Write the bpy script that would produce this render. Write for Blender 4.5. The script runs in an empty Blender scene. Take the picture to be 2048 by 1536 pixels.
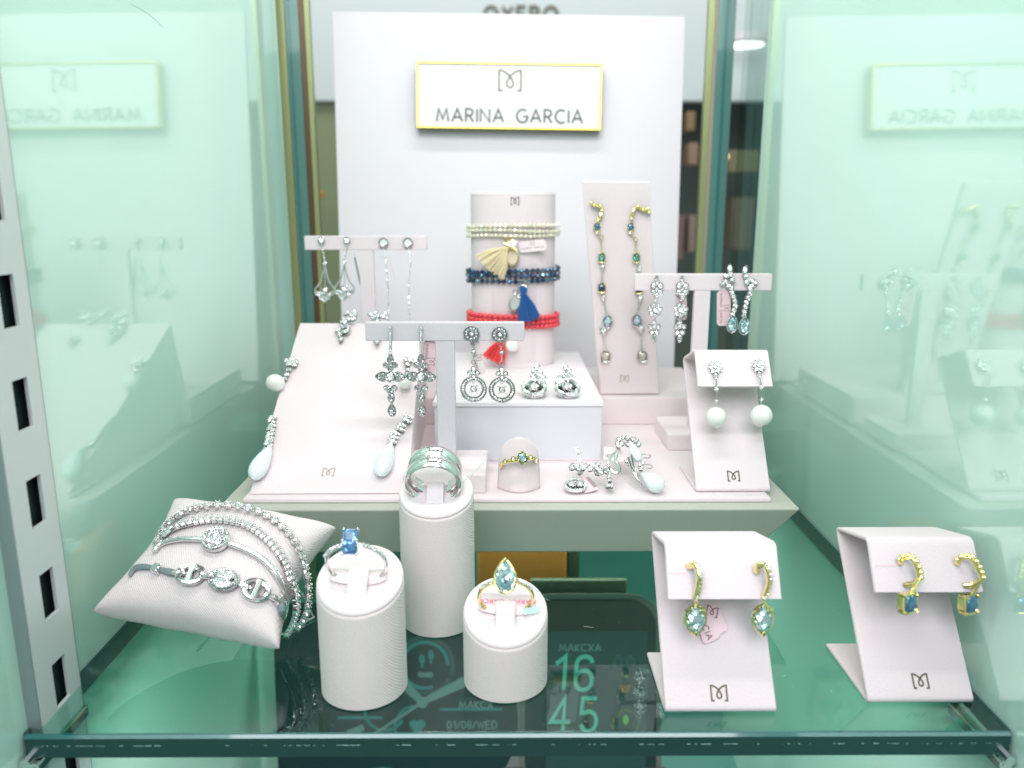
import bpy, bmesh, math, random
from mathutils import Vector, Matrix, Euler
random.seed(7)
R = math.radians
PI = math.pi
MM = 0.001
SC = bpy.context.scene
COL = SC.collection
V = Vector

# ------------------------------------------------------------------ camera
FPX, CX, CY = 1580.0, 1024.0, 768.0
cam_d = bpy.data.cameras.new('camera'); cam = bpy.data.objects.new('camera', cam_d); COL.objects.link(cam)
cam_d.sensor_width = 36.0; cam_d.lens = 36.0*FPX/2048.0
cam_d.clip_start = 0.01; cam_d.clip_end = 30
cam.location = (0, 0, 0.170)
cam.rotation_euler = Euler((R(90-12.5), 0, R(-0.29)))
cam_d.dof.use_dof = True; cam_d.dof.focus_distance = 0.335; cam_d.dof.aperture_fstop = 9
SC.camera = cam
CAMP = V((0, 0, 170.0))
CAMR = cam.rotation_euler.to_matrix()
def ray(px, py):
    return (CAMR @ V(((px-CX)/FPX, (CY-py)/FPX, -1.0)))
def hit(px, py, P0, N):
    d = ray(px, py); t = (P0-CAMP).dot(N)/d.dot(N)
    return CAMP + d*t
def at_z(px, py, z): return hit(px, py, V((0, 0, z)), V((0, 0, 1)))
def at_y(px, py, y): return hit(px, py, V((0, y, 0)), V((0, 1, 0)))

# ------------------------------------------------------------------ world, lights, exposure
w = bpy.data.worlds.new('World'); SC.world = w; w.use_nodes = True
nt = w.node_tree; bg = nt.nodes['Background']
tc = nt.nodes.new('ShaderNodeTexCoord'); no = nt.nodes.new('ShaderNodeTexNoise'); cr = nt.nodes.new('ShaderNodeValToRGB')
no.inputs['Scale'].default_value = 1.6; no.inputs['Detail'].default_value = 2
nt.links.new(tc.outputs['Generated'], no.inputs['Vector']); nt.links.new(no.outputs['Fac'], cr.inputs['Fac'])
cr.color_ramp.elements[0].position = .38; cr.color_ramp.elements[0].color = (.30, .33, .33, 1)
cr.color_ramp.elements[1].position = .62; cr.color_ramp.elements[1].color = (1.0, 1.02, 1.04, 1)
nt.links.new(cr.outputs['Color'], bg.inputs['Color']); bg.inputs['Strength'].default_value = 0.56
def area(name, loc, target, sx, sy, power, col):
    l = bpy.data.lights.new(name, 'AREA'); l.shape = 'RECTANGLE'; l.size = sx*MM; l.size_y = sy*MM
    l.energy = power; l.color = col
    o = bpy.data.objects.new(name, l); COL.objects.link(o); o.location = V(loc)*MM
    o.rotation_euler = (V(target)-V(loc)).to_track_quat('-Z', 'Y').to_euler()
    return o
area('case_light_front', (0, 215, 470), (0, 300, 0),   260, 22, .60, (1, .97, .95))
area('case_light_back', (0, 450, 500), (0, 480, 0),   260, 30, .46, (1, .98, .96))
area('lower_case_light', (0, 300, -16), (0, 300.1, -120), 260, 30, .24, (.95, 1, .98))
area('lower_fill_rear', (0, 500, -16), (0, 500.1, -120), 260, 30, .30, (.97, 1, .97))  # added fill for the boxes that the posters leave dark
area('shop_fill_light', (0, 1100, 1000), (0, 1600, 300), 1500, 300, 6, (1, .98, .95))  # unseen fill, added to brighten the fascia and back wall
area('shop_window_light', (-80, -520, 760), (0, 400, 60), 900, 600, 11, (.93, .97, 1))
SC.view_settings.view_transform = 'Standard'; SC.view_settings.look = 'None'
SC.view_settings.exposure = 0.10; SC.view_settings.gamma = 1.0
SC.render.film_transparent = False
try:
    SC.cycles.max_bounces = 8; SC.cycles.transparent_max_bounces = 12; SC.cycles.sample_clamp_indirect = 6
    SC.cycles.use_denoising = True
    SC.cycles.caustics_reflective = False; SC.cycles.caustics_refractive = False
except Exception: pass

# ------------------------------------------------------------------ materials
def mat(name): 
    m = bpy.data.materials.new(name); m.use_nodes = True; return m
def setp(b, **k):
    names = dict(base='Base Color', rough='Roughness', metal='Metallic', coat='Coat Weight', coatr='Coat Roughness',
                 trans='Transmission Weight', ior='IOR', sheen='Sheen Weight', spec='Specular IOR Level', sss='Subsurface Weight',
                 emit='Emission Color', es='Emission Strength')
    for a, v in k.items():
        i = b.inputs[names[a]]
        i.default_value = (*v, 1) if isinstance(v, tuple) and len(v) == 3 else v
def pr(name, **k):
    m = mat(name); setp(m.node_tree.nodes['Principled BSDF'], **k); return m
def fabric(name, col, scale=900, bump=.25, twill=False, var=.05):
    m = mat(name); nt = m.node_tree; N = nt.nodes; L = nt.links; b = N['Principled BSDF']
    setp(b, rough=.92, sheen=.25, spec=.15)
    t = N.new('ShaderNodeTexCoord')
    n1 = N.new('ShaderNodeTexNoise'); n1.inputs['Scale'].default_value = scale; n1.inputs['Detail'].default_value = 3
    n2 = N.new('ShaderNodeTexNoise'); n2.inputs['Scale'].default_value = 40; n2.inputs['Detail'].default_value = 4
    L.new(t.outputs['Object'], n1.inputs['Vector']); L.new(t.outputs['Object'], n2.inputs['Vector'])
    mx = N.new('ShaderNodeMix'); mx.data_type = 'RGBA'
    mx.inputs[6].default_value = (*[c*(1-var) for c in col], 1); mx.inputs[7].default_value = (*[min(1, c*(1+var)) for c in col], 1)
    add = N.new('ShaderNodeMath'); add.operation = 'MULTIPLY_ADD'; add.inputs[1].default_value = .5
    L.new(n1.outputs['Fac'], add.inputs[0]); 
    h = N.new('ShaderNodeMath'); h.operation = 'MULTIPLY'; h.inputs[1].default_value = .5
    L.new(n2.outputs['Fac'], h.inputs[0]); L.new(h.outputs[0], add.inputs[2])
    L.new(add.outputs[0], mx.inputs[0]); L.new(mx.outputs[2], b.inputs['Base Color'])
    bp = N.new('ShaderNodeBump'); bp.inputs['Strength'].default_value = bump; bp.inputs['Distance'].default_value = .0003
    if twill:
        mp = N.new('ShaderNodeMapping'); mp.inputs['Rotation'].default_value = (R(20), R(35), R(10))
        wv = N.new('ShaderNodeTexWave'); wv.inputs['Scale'].default_value = 420; wv.inputs['Distortion'].default_value = 1.5
        wv.inputs['Detail'].default_value = 1; wv.inputs['Detail Scale'].default_value = 3
        L.new(t.outputs['Object'], mp.inputs['Vector']); L.new(mp.outputs['Vector'], wv.inputs['Vector'])
        ad = N.new('ShaderNodeMath'); ad.operation = 'MULTIPLY_ADD'; ad.inputs[1].default_value = .6
        L.new(wv.outputs['Fac'], ad.inputs[0]); L.new(n1.outputs['Fac'], ad.inputs[2]); L.new(ad.outputs[0], bp.inputs['Height'])
    else:
        L.new(n1.outputs['Fac'], bp.inputs['Height'])
    L.new(bp.outputs['Normal'], b.inputs['Normal'])
    return m
M = {}
M['suede'] = fabric('pink_white_suede', (.78, .675, .70), 1100, .45)
M['suede_pink'] = fabric('pale_pink_suede', (.79, .68, .69), 1100, .3)
M['card'] = fabric('backdrop_card', (.80, .75, .79), 500, .06, var=.02)
M['twill'] = fabric('twill_cloth', (.75, .665, .655), 1500, .6, twill=True)
M['cap'] = fabric('cap_suede', (.83, .75, .765), 1200, .3, twill=True)
M['grey_cloth'] = fabric('grey_lilac_cloth', (.64, .60, .63), 1300, .5, twill=True)
M['riser'] = fabric('sage_cream_suede', (.45, .465, .395), 900, .35)
M['white_paper'] = pr('white_paper', base=(.84, .79, .81), rough=.6)
M['box_side'] = fabric('pale_grey_box_paper', (.70, .69, .73), 300, .03, var=.02)
M['tag'] = pr('pink_tag_paper', base=(.80, .58, .62), rough=.45)
M['tag_pale'] = pr('pale_tag_paper', base=(.86, .74, .75), rough=.4)
M['ink'] = pr('plum_ink', base=(.16, .03, .07), rough=.5)
M['ink_red'] = pr('magenta_ink', base=(.75, .08, .22), rough=.5)
M['black'] = pr('charcoal_print', base=(.035, .045, .04), rough=.35)
M['foil'] = pr('bronze_foil', base=(.09, .075, .04), rough=.4, metal=.1)
M['foil_pale'] = pr('pale_gold_foil', base=(.40, .36, .25), rough=.4, metal=.3)
M['silver'] = pr('polished_silver', base=(.82, .79, .80), rough=.11, metal=1.0)
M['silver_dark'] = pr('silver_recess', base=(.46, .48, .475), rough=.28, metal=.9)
M['recess'] = pr('dark_recess', base=(.16, .19, .18), rough=.4, metal=.6)  # darker backing that leaves a dark outline round each stone
M['gold'] = pr('pale_gold', base=(.93, .80, .36), rough=.16, metal=1.0)
M['gold_sign'] = pr('sign_gold', base=(.50, .40, .09), rough=.2, metal=1.0)
M['diamond'] = pr('white_stone', base=(.98, .96, .97), rough=.04, metal=.7, coat=1.0, coatr=.02)
DM = M['diamond']
M['diamond2'] = pr('clear_stone', base=(.97, 1, 1), rough=.02, ior=1.9, trans=.55, metal=.0, coat=1.0)
def sparkle(m, scale, amt):
    nt = m.node_tree; N = nt.nodes; L = nt.links; b = N['Principled BSDF']
    t = N.new('ShaderNodeTexCoord'); v = N.new('ShaderNodeTexVoronoi'); v.inputs['Scale'].default_value = scale
    g = N.new('ShaderNodeNewGeometry'); a = N.new('ShaderNodeVectorMath'); a.operation = 'SUBTRACT'; a.inputs[1].default_value = (.5, .5, .5)
    c = N.new('ShaderNodeVectorMath'); c.operation = 'SCALE'; c.inputs['Scale'].default_value = amt
    d = N.new('ShaderNodeVectorMath'); d.operation = 'ADD'; e = N.new('ShaderNodeVectorMath'); e.operation = 'NORMALIZE'
    L.new(t.outputs['Object'], v.inputs['Vector']); L.new(v.outputs['Color'], a.inputs[0]); L.new(a.outputs[0], c.inputs[0])
    L.new(g.outputs['Normal'], d.inputs[0]); L.new(c.outputs[0], d.inputs[1]); L.new(d.outputs[0], e.inputs[0]); L.new(e.outputs[0], b.inputs['Normal'])
def gemstone(name, col, deep, tr=.55, metal=.35):
    m = mat(name); nt = m.node_tree; N = nt.nodes; L = nt.links; b = N['Principled BSDF']
    setp(b, rough=.03, metal=metal, trans=tr, ior=1.7, coat=1.0, coatr=.02)
    t = N.new('ShaderNodeTexCoord'); v = N.new('ShaderNodeTexVoronoi'); v.inputs['Scale'].default_value = 650
    mx = N.new('ShaderNodeMix'); mx.data_type = 'RGBA'; mx.inputs[6].default_value = (*col, 1); mx.inputs[7].default_value = (*deep, 1)
    sx = N.new('ShaderNodeSeparateColor')
    L.new(t.outputs['Object'], v.inputs['Vector']); L.new(v.outputs['Color'], sx.inputs[0]); L.new(sx.outputs[0], mx.inputs[0])
    L.new(mx.outputs[2], b.inputs['Base Color'])
    return m
M['aqua'] = gemstone('aqua_stone', (.85, .97, 1.0), (.30, .58, .66), .15, .65)
M['blue'] = gemstone('blue_stone', (.22, .46, .80), (.06, .20, .48), .15, .5)
M['tealblue'] = gemstone('teal_blue_stone', (.18, .40, .58), (.02, .09, .24), .1, .7)
M['denim'] = gemstone('denim_blue_stone', (.08, .30, .55), (.02, .10, .25), .25)
M['emerald'] = gemstone('green_stone', (.10, .50, .40), (.02, .20, .16), .25)
M['navy'] = gemstone('navy_stone', (.05, .09, .20), (.01, .015, .05), .2)
M['champagne'] = gemstone('champagne_stone', (.95, .85, .70), (.75, .62, .5), .4)
sparkle(DM, 1500, 1.1)
for k_, sc_, am_ in (('aqua', 750, 1.3), ('blue', 600, .9), ('tealblue', 600, .9), ('denim', 900, 1.0), ('emerald', 900, .9), ('navy', 900, .8), ('champagne', 800, 1.2)): sparkle(M[k_], sc_, am_)
M['pearl'] = pr('pearl', base=(.86, .85, .80), rough=.13, coat=1.0, coatr=.08, sss=.15)
M['pearl'].node_tree.nodes['Principled BSDF'].inputs['Subsurface Scale'].default_value = .001
M['opal'] = pr('milky_opal', base=(.82, .91, .91), rough=.16, coat=.6, coatr=.1, sss=.2)
M['opal'].node_tree.nodes['Principled BSDF'].inputs['Subsurface Scale'].default_value = .001
M['druzy_gold'] = fabric('beige_druzy', (.72, .60, .44), 2500, 1, var=.3)
M['druzy_grey'] = fabric('grey_druzy', (.48, .50, .47), 2500, 1, var=.4)
def beads(name, cols, rough=.12, metal=.2, coat=1.0):
    m = mat(name); nt = m.node_tree; N = nt.nodes; L = nt.links; b = N['Principled BSDF']
    setp(b, rough=rough, metal=metal, coat=coat, coatr=.03)
    oi = N.new('ShaderNodeObjectInfo'); cr = N.new('ShaderNodeValToRGB'); cr.color_ramp.interpolation = 'CONSTANT'
    el = cr.color_ramp.elements
    while len(el) < len(cols): el.new(.5)
    for i, c in enumerate(cols): el[i].position = i/len(cols); el[i].color = (*c, 1)
    L.new(oi.outputs['Random'], cr.inputs['Fac']); L.new(cr.outputs['Color'], b.inputs['Base Color'])
    return m
M['bead_cream'] = beads('cream_crystal', [(.80, .78, .62), (.74, .74, .58), (.84, .80, .66), (.68, .70, .56)], metal=.1)
M['bead_blue'] = beads('midnight_crystal', [(.01, .04, .08), (.01, .09, .18), (.14, .22, .25), (.02, .03, .09), (.01, .14, .22), (.04, .07, .09)], metal=.45)
M['bead_red'] = beads('coral_red_bead', [(.80, .05, .07), (.84, .07, .08), (.74, .04, .06)], rough=.3, metal=0, coat=.5)
M['bead_gold'] = pr('gold_crystal', base=(.8, .55, .4), rough=.1, metal=.7)
def thread(name, col, var=.25):
    m = fabric(name, col, 2000, .2, var=var); return m
M['th_cream'] = thread('cream_silk_thread', (.86, .70, .44)); M['th_blue'] = thread('royal_blue_silk_thread', (.012, .10, .32))
M['th_red'] = thread('red_silk_thread', (.78, .05, .05))
M['leather'] = pr('grey_leather_cord', base=(.20, .25, .26), rough=.45)
M['rail'] = pr('brushed_aluminium', base=(.70, .74, .73), rough=.42, metal=.25)
M['rail_side'] = pr('aluminium_flange', base=(.32, .38, .38), rough=.45, metal=.6)
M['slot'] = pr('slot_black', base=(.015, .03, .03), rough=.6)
M['chrome'] = pr('chrome', base=(.8, .85, .83), rough=.08, metal=1)
def side_glass(name, base, k):
    m = mat(name); nt = m.node_tree; N = nt.nodes; L = nt.links; N.remove(N['Principled BSDF']); out = N['Material Output']
    t = N.new('ShaderNodeTexCoord'); n = N.new('ShaderNodeTexNoise'); n.inputs['Scale'].default_value = 5; n.inputs['Detail'].default_value = 3
    L.new(t.outputs['Object'], n.inputs['Vector'])
    mx = N.new('ShaderNodeMix'); mx.data_type = 'RGBA'; mx.inputs[6].default_value = (*[c*.86 for c in base], 1); mx.inputs[7].default_value = (*[c*1.12 for c in base], 1)
    L.new(n.outputs['Fac'], mx.inputs[0])
    d = N.new('ShaderNodeBsdfDiffuse'); L.new(mx.outputs[2], d.inputs['Color'])
    g = N.new('ShaderNodeBsdfGlossy'); g.inputs['Color'].default_value = (.92, 1, .97, 1); g.inputs['Roughness'].default_value = .06
    g2 = N.new('ShaderNodeBsdfGlossy'); g2.inputs['Color'].default_value = (.86, 1, .93, 1); g2.inputs['Roughness'].default_value = .004
    gm = N.new('ShaderNodeMixShader'); gm.inputs[0].default_value = .3; L.new(g.outputs[0], gm.inputs[1]); L.new(g2.outputs[0], gm.inputs[2])
    f = N.new('ShaderNodeFresnel'); f.inputs['IOR'].default_value = 1.5
    ma = N.new('ShaderNodeMath'); ma.operation = 'MULTIPLY_ADD'; ma.inputs[1].default_value = 1-k; ma.inputs[2].default_value = k
    L.new(f.outputs[0], ma.inputs[0])
    mi = N.new('ShaderNodeMixShader'); L.new(ma.outputs[0], mi.inputs[0]); L.new(d.outputs[0], mi.inputs[1]); L.new(gm.outputs[0], mi.inputs[2])
    L.new(mi.outputs[0], out.inputs['Surface']); return m
M['wall'] = side_glass('green_backed_glass', (.60, .88, .77), .22)
def clear(name, tint, ior=1.5, rough=.01, gl=(1, 1, 1)):
    m = mat(name); nt = m.node_tree; N = nt.nodes; L = nt.links; N.remove(N['Principled BSDF']); out = N['Material Output']
    t = N.new('ShaderNodeBsdfTransparent'); t.inputs['Color'].default_value = (*tint, 1)
    g = N.new('ShaderNodeBsdfGlossy'); g.inputs['Roughness'].default_value = rough; g.inputs['Color'].default_value = (*gl, 1)
    f = N.new('ShaderNodeFresnel'); f.inputs['IOR'].default_value = ior
    ge = N.new('ShaderNodeNewGeometry'); inv = N.new('ShaderNodeMath'); inv.operation = 'SUBTRACT'; inv.inputs[0].default_value = 1; L.new(ge.outputs['Backfacing'], inv.inputs[1])
    mu = N.new('ShaderNodeMath'); mu.operation = 'MULTIPLY'; L.new(f.outputs[0], mu.inputs[0]); L.new(inv.outputs[0], mu.inputs[1])
    mi = N.new('ShaderNodeMixShader'); L.new(mu.outputs[0], mi.inputs[0]); L.new(t.outputs[0], mi.inputs[1]); L.new(g.outputs[0], mi.inputs[2])
    L.new(mi.outputs[0], out.inputs['Surface']); return m
M['shelf'] = clear('green_shelf_glass', (.66, .86, .80), 1.68, .01, (.85, 1, .95))
M['edge'] = pr('glass_edge_deep_green', base=(.003, .045, .042), rough=.35, coat=.2)
M['edge_mid'] = pr('glass_edge_bevel', base=(.01, .12, .12), rough=.15, coat=1)
M['pane'] = clear('clear_pane', (.80, .88, .84), 1.5)
M['edge_teal'] = pr('door_edge_teal', base=(.08, .20, .18), rough=.2, coat=1)
M['edge_tealdark'] = pr('door_edge_dark_teal', base=(.03, .15, .15), rough=.2, coat=1)
M['olive'] = pr('olive_gold_strip', base=(.34, .36, .18), rough=.3, metal=.4)
M['watch_rose'] = pr('watch_rose_metal', base=(.10, .065, .07), rough=.3, metal=.4)
M['brownstrip'] = pr('brown_strip', base=(.14, .08, .04), rough=.3, metal=.3)

# ------------------------------------------------------------------ mesh tools (millimetres)
class MB:
    def __init__(s): s.v = []; s.f = []; s.flat = set()
    def add(s, vs, fs, T=None):
        o = len(s.v)
        s.v += [tuple(T @ V(p)) if T else tuple(p) for p in vs]
        s.f += [tuple(i+o for i in f) for f in fs]; return s
    def box(s, a, b, T=None):
        x0, y0, z0 = a; x1, y1, z1 = b
        vs = [(x0, y0, z0), (x1, y0, z0), (x1, y1, z0), (x0, y1, z0), (x0, y0, z1), (x1, y0, z1), (x1, y1, z1), (x0, y1, z1)]
        return s.add(vs, [(0, 3, 2, 1), (4, 5, 6, 7), (0, 1, 5, 4), (1, 2, 6, 5), (2, 3, 7, 6), (3, 0, 4, 7)], T)
    def hexa(s, lo, hi, T=None):   # lo, hi: 4 points each
        return s.add(list(lo)+list(hi), [(0, 3, 2, 1), (4, 5, 6, 7), (0, 1, 5, 4), (1, 2, 6, 5), (2, 3, 7, 6), (3, 0, 4, 7)], T)
    def bevbox(s, a, b, r, T=None, seg=2):
        bm = bmesh.new(); bmesh.ops.create_cube(bm, size=1)
        a = V(a); b = V(b)
        for v in bm.verts: v.co = V(((a[i]+b[i])/2 + v.co[i]*(b[i]-a[i]) for i in range(3)))
        bmesh.ops.bevel(bm, geom=bm.edges[:], offset=r, segments=seg, affect='EDGES', profile=.5)
        bm.faces.ensure_lookup_table(); bm.faces.index_update(); bm.verts.index_update(); nf = len(s.f)
        big = sorted(bm.faces, key=lambda f: -f.calc_area()); ax = [f for f in bm.faces if max(abs(c) for c in f.normal) > .9999]
        s.flat |= {nf+f.index for f in ax}
        s.add([v.co.copy() for v in bm.verts], [[v.index for v in f.verts] for f in bm.faces], T); bm.free(); return s
    def tube(s, pts, r, seg=8, closed=False, caps=True):
        pts = [V(p) for p in pts]; n = len(pts); rr = r if isinstance(r, (list, tuple)) else [r]*n
        up = None; rings = []
        for i, p in enumerate(pts):
            if closed: t = pts[(i+1) % n]-pts[i-1]
            else: t = pts[min(i+1, n-1)]-pts[max(i-1, 0)]
            if t.length < 1e-9: t = V((0, 0, 1))
            t.normalize()
            if up is None:
                up = t.orthogonal().normalized()
            else:
                up = (up - t*up.dot(t))
                up = up.normalized() if up.length > 1e-6 else t.orthogonal().normalized()
            sd = t.cross(up)
            rings.append([p + (up*math.cos(2*PI*k/seg)+sd*math.sin(2*PI*k/seg))*rr[i] for k in range(seg)])
        vs = [q for g in rings for q in g]; fs = []
        m = n if closed else n-1
        for i in range(m):
            j = (i+1) % n
            for k in range(seg):
                k2 = (k+1) % seg
                fs.append((i*seg+k, i*seg+k2, j*seg+k2, j*seg+k))
        if caps and not closed:
            fs.append(tuple(range(seg-1, -1, -1))); fs.append(tuple((n-1)*seg+k for k in range(seg)))
        return s.add(vs, fs)
    def lathe(s, prof, seg=24, T=None, sx=1, sy=1):   # prof: (r, z) from bottom to top
        vs = []; fs = []; n = len(prof)
        for r, z in prof:
            for k in range(seg):
                a = 2*PI*k/seg; vs.append((r*math.cos(a)*sx, r*math.sin(a)*sy, z))
        for i in range(n-1):
            for k in range(seg):
                k2 = (k+1) % seg; fs.append((i*seg+k, i*seg+k2, (i+1)*seg+k2, (i+1)*seg+k))
        if prof[0][0] > 1e-6: fs.append(tuple(range(seg-1, -1, -1)))
        if prof[-1][0] > 1e-6: fs.append(tuple((n-1)*seg+k for k in range(seg)))
        return s.add(vs, fs, T)
    def sphere(s, c, r, seg=16, rings=10, T=None):
        rx = r if isinstance(r, (tuple, list)) else (r, r, r); c = V(c)
        vs = [(0, 0, -1)]; fs = []
        for i in range(1, rings):
            a = -PI/2+PI*i/rings
            for k in range(seg):
                b = 2*PI*k/seg; vs.append((math.cos(a)*math.cos(b), math.cos(a)*math.sin(b), math.sin(a)))
        vs.append((0, 0, 1))
        for k in range(seg):
            k2 = (k+1) % seg; fs.append((0, 1+k2, 1+k))
            for i in range(rings-2):
                a = 1+i*seg; fs.append((a+k, a+k2, a+seg+k2, a+seg+k))
            a = 1+(rings-2)*seg; fs.append((a+k, a+k2, len(vs)-1))
        return s.add([(c.x+x*rx[0], c.y+y*rx[1], c.z+z*rx[2]) for x, y, z in vs], fs, T)
    # shapes in the (a, b) plane of a panel; d = distance towards the viewer (local -y)
    def plate(s, out, d0, d1):
        n = len(out)
        vs = [(a, -d0, b) for a, b in out]+[(a, -d1, b) for a, b in out]
        fs = [tuple(range(n-1, -1, -1)), tuple(range(n, 2*n))]
        for i in range(n):
            j = (i+1) % n; fs.append((i, j, n+j, n+i))
        return s.add(vs, fs)
    def rim(s, out, d, r, seg=6):
        return s.tube([(a, -d, b) for a, b in out], r, seg, closed=True)
    def gem(s, out, d, h=None, culet=True):
        cx = sum(p[0] for p in out)/len(out); cy = sum(p[1] for p in out)/len(out); n = len(out)
        rad = max(math.hypot(p[0]-cx, p[1]-cy) for p in out); h = h or rad
        def ring(sc, dd): return [(cx+(a-cx)*sc, -dd, cy+(b-cy)*sc) for a, b in out]
        vs = ring(1, d)+ring(.84, d+h*.22)+ring(.52, d+h*.36)+ring(.6, d-h*.3)
        vs.append((cx, -(d-h*.6), cy)); fs = []
        for i in range(n):
            j = (i+1) % n
            fs += [(i, j, n+j), (i, n+j, n+i)]
            fs += [(n+i, n+j, 2*n+j), (n+i, 2*n+j, 2*n+i)]
            fs += [(j, i, 3*n+i, 3*n+j)]
            fs += [(3*n+j, 3*n+i, 4*n)]
        fs.append(tuple(range(2*n, 3*n)))
        return s.add(vs, fs)
    def pave(s, out, sp, r, d, inset=.0, jit=.12):
        xs = [p[0] for p in out]; ys = [p[1] for p in out]
        y = min(ys)+sp*.5; row = 0
        while y < max(ys):
            x = min(xs)+sp*(.5 if row % 2 else .0)
            while x < max(xs):
                if inside(out, x, y): s.stone(x+random.uniform(-jit, jit)*sp, y+random.uniform(-jit, jit)*sp, r, d)
                x += sp
            y += sp*.86; row += 1
        return s
    def stone(s, a, b, r, d, n=6):
        th = random.random()*PI; o = ell(2*r, 2*r, n, a, b, th)
        tx = random.uniform(-.25, .25)*r; tz = random.uniform(-.25, .25)*r
        vs = [(x, -d, z) for x, z in o]+[(a+(x-a)*.55+tx, -(d+r*.5), b+(z-b)*.55+tz) for x, z in o]
        fs = [(i, (i+1) % n, n+(i+1) % n, n+i) for i in range(n)]+[tuple(range(n, 2*n))]
        return s.add(vs, fs)
    def along(s, pts, sp, r, d):
        for a, b in resample([(p[0], p[1], 0) for p in pts], sp): s.stone(a, b, r, d)
        return s
    def bead3(s, pts, sp, r):
        for p in resample(pts, sp, True): s.sphere(p, r, 6, 4)
        return s
    def mesh(s, name, flat=False, ang=35):
        me = bpy.data.meshes.new(name)
        me.from_pydata([(x*MM, y*MM, z*MM) for x, y, z in s.v], [], s.f)
        me.update()
        if not flat:
            me.polygons.foreach_set('use_smooth', [True]*len(me.polygons)); me.set_sharp_from_angle(angle=R(ang))
            for i in s.flat: me.polygons[i].use_smooth = False
        return me
def inside(out, x, y):
    c = False; n = len(out); j = n-1
    for i in range(n):
        (xi, yi), (xj, yj) = out[i], out[j]
        if (yi > y) != (yj > y) and x < (xj-xi)*(y-yi)/(yj-yi)+xi: c = not c
        j = i
    return c
def resample(pts, sp, three=False):
    pts = [V(p) for p in pts]; L = sum((b-a).length for a, b in zip(pts, pts[1:])); n = max(1, round(L/sp)); st = L/n
    res = [pts[0]]; acc = 0; tgt = st
    for a, b in zip(pts, pts[1:]):
        l = (b-a).length
        while l > 0 and acc+l >= tgt-1e-6 and len(res) <= n:
            res.append(a.lerp(b, (tgt-acc)/l)); tgt += st
        acc += l
    return res if three else [(p.x, p.y) for p in res]
def spline(pts, n=8):
    P = [V(p) for p in pts]; P = [P[0]*2-P[1]]+P+[P[-1]*2-P[-2]]; out = []
    for i in range(1, len(P)-2):
        for k in range(n):
            t = k/n; a, b, c, d = P[i-1], P[i], P[i+1], P[i+2]
            out.append(.5*((2*b)+(c-a)*t+(2*a-5*b+4*c-d)*t*t+(3*b-a-3*c+d)*t**3))
    out.append(P[-2]); return out
def ell(w, h, n=12, ca=0, cb=0, rot=0, pw=1):
    o = []
    for i in range(n):
        t = 2*PI*i/n+PI/n; x = math.cos(t)*w/2; y = math.sin(t)*h/2
        o.append((ca+x*math.cos(rot)-y*math.sin(rot), cb+x*math.sin(rot)+y*math.cos(rot)))
    return o
def rotp(o, ca, cb, rot): return [(ca+x*math.cos(rot)-y*math.sin(rot), cb+x*math.sin(rot)+y*math.cos(rot)) for x, y in o]
def pear(w, h, n=14, ca=0, cb=0, rot=0):   # tip up
    o = []
    for i in range(n):
        t = 2*PI*i/n; y = -math.cos(t); x = math.sin(t)*(1-.0*y)
        k = 1 if y < 0 else (1-y)**.75*1.0
        if y >= 0: x = math.copysign(min(abs(x), 1), x)*(1-.45*y)
        o.append((x*w/2, y*h/2))
    return rotp(o, ca, cb, rot)
def marq(w, h, n=12, ca=0, cb=0, rot=0):
    o = []
    for i in range(n):
        t = 2*PI*i/n; y = math.cos(t); x = math.sin(t); x = math.copysign(abs(x)**1.6, x); o.append((x*w/2, y*h/2))
    return rotp(o, ca, cb, rot)
def rect(w, h, c, ca=0, cb=0, rot=0):
    x, y = w/2, h/2
    return rotp([(x, y-c), (x-c, y), (-x+c, y), (-x, y-c), (-x, -y+c), (-x+c, -y), (x-c, -y), (x, -y+c)], ca, cb, rot)
def heartlobe(w, h, n=6): pass

# ------------------------------------------------------------------ objects
def tag(o, label=None, cat=None, group=None, kind=None):
    if label: o['label'] = label
    if cat: o['category'] = cat
    if group: o['group'] = group
    if kind: o['kind'] = kind
    return o
def link(name, me, material, parent=None, loc=None, rot=None, kind=None):
    if isinstance(me, MB): me = me.mesh(name)
    if material is not None and not me.materials: me.materials.append(M[material] if isinstance(material, str) else material)
    o = bpy.data.objects.new(name, me); COL.objects.link(o)
    if parent is not None: o.parent = parent
    if loc is not None: o.location = V(loc)*MM
    if rot is not None: o.rotation_euler = rot if not isinstance(rot, Matrix) else rot.to_euler()
    if kind: o['kind'] = kind
    return o
def empty(name, loc, label, cat, group=None, rot=None):
    o = bpy.data.objects.new(name, None); COL.objects.link(o); o.empty_display_size = .01
    o.location = V(loc)*MM
    if rot is not None: o.rotation_euler = rot if not isinstance(rot, Matrix) else rot.to_euler()
    return tag(o, label, cat, group)
def copy_tree(o, parent=None):
    c = o.copy(); COL.objects.link(c); c.parent = parent
    for ch in [x for x in o.children]: copy_tree(ch, c)
    return c
class Frame:     # a flat surface: P0 on it, n = outward normal
    def __init__(s, P0, n, up=(0, 0, 1)):
        s.P0 = V(P0); s.n = V(n).normalized(); up = V(up)
        s.w = (up - s.n*up.dot(s.n)).normalized(); s.u = s.w.cross(s.n).normalized()
        s.mat = Matrix((s.u, -s.n, s.w)).transposed()      # local x = u, y = -n, z = w
    def hit(s, px, py, off=0): return hit(px, py, s.P0+s.n*off, s.n)
    def loc(s, p, org): d = p-org; return (d.dot(s.u), -d.dot(s.n), d.dot(s.w))
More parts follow.
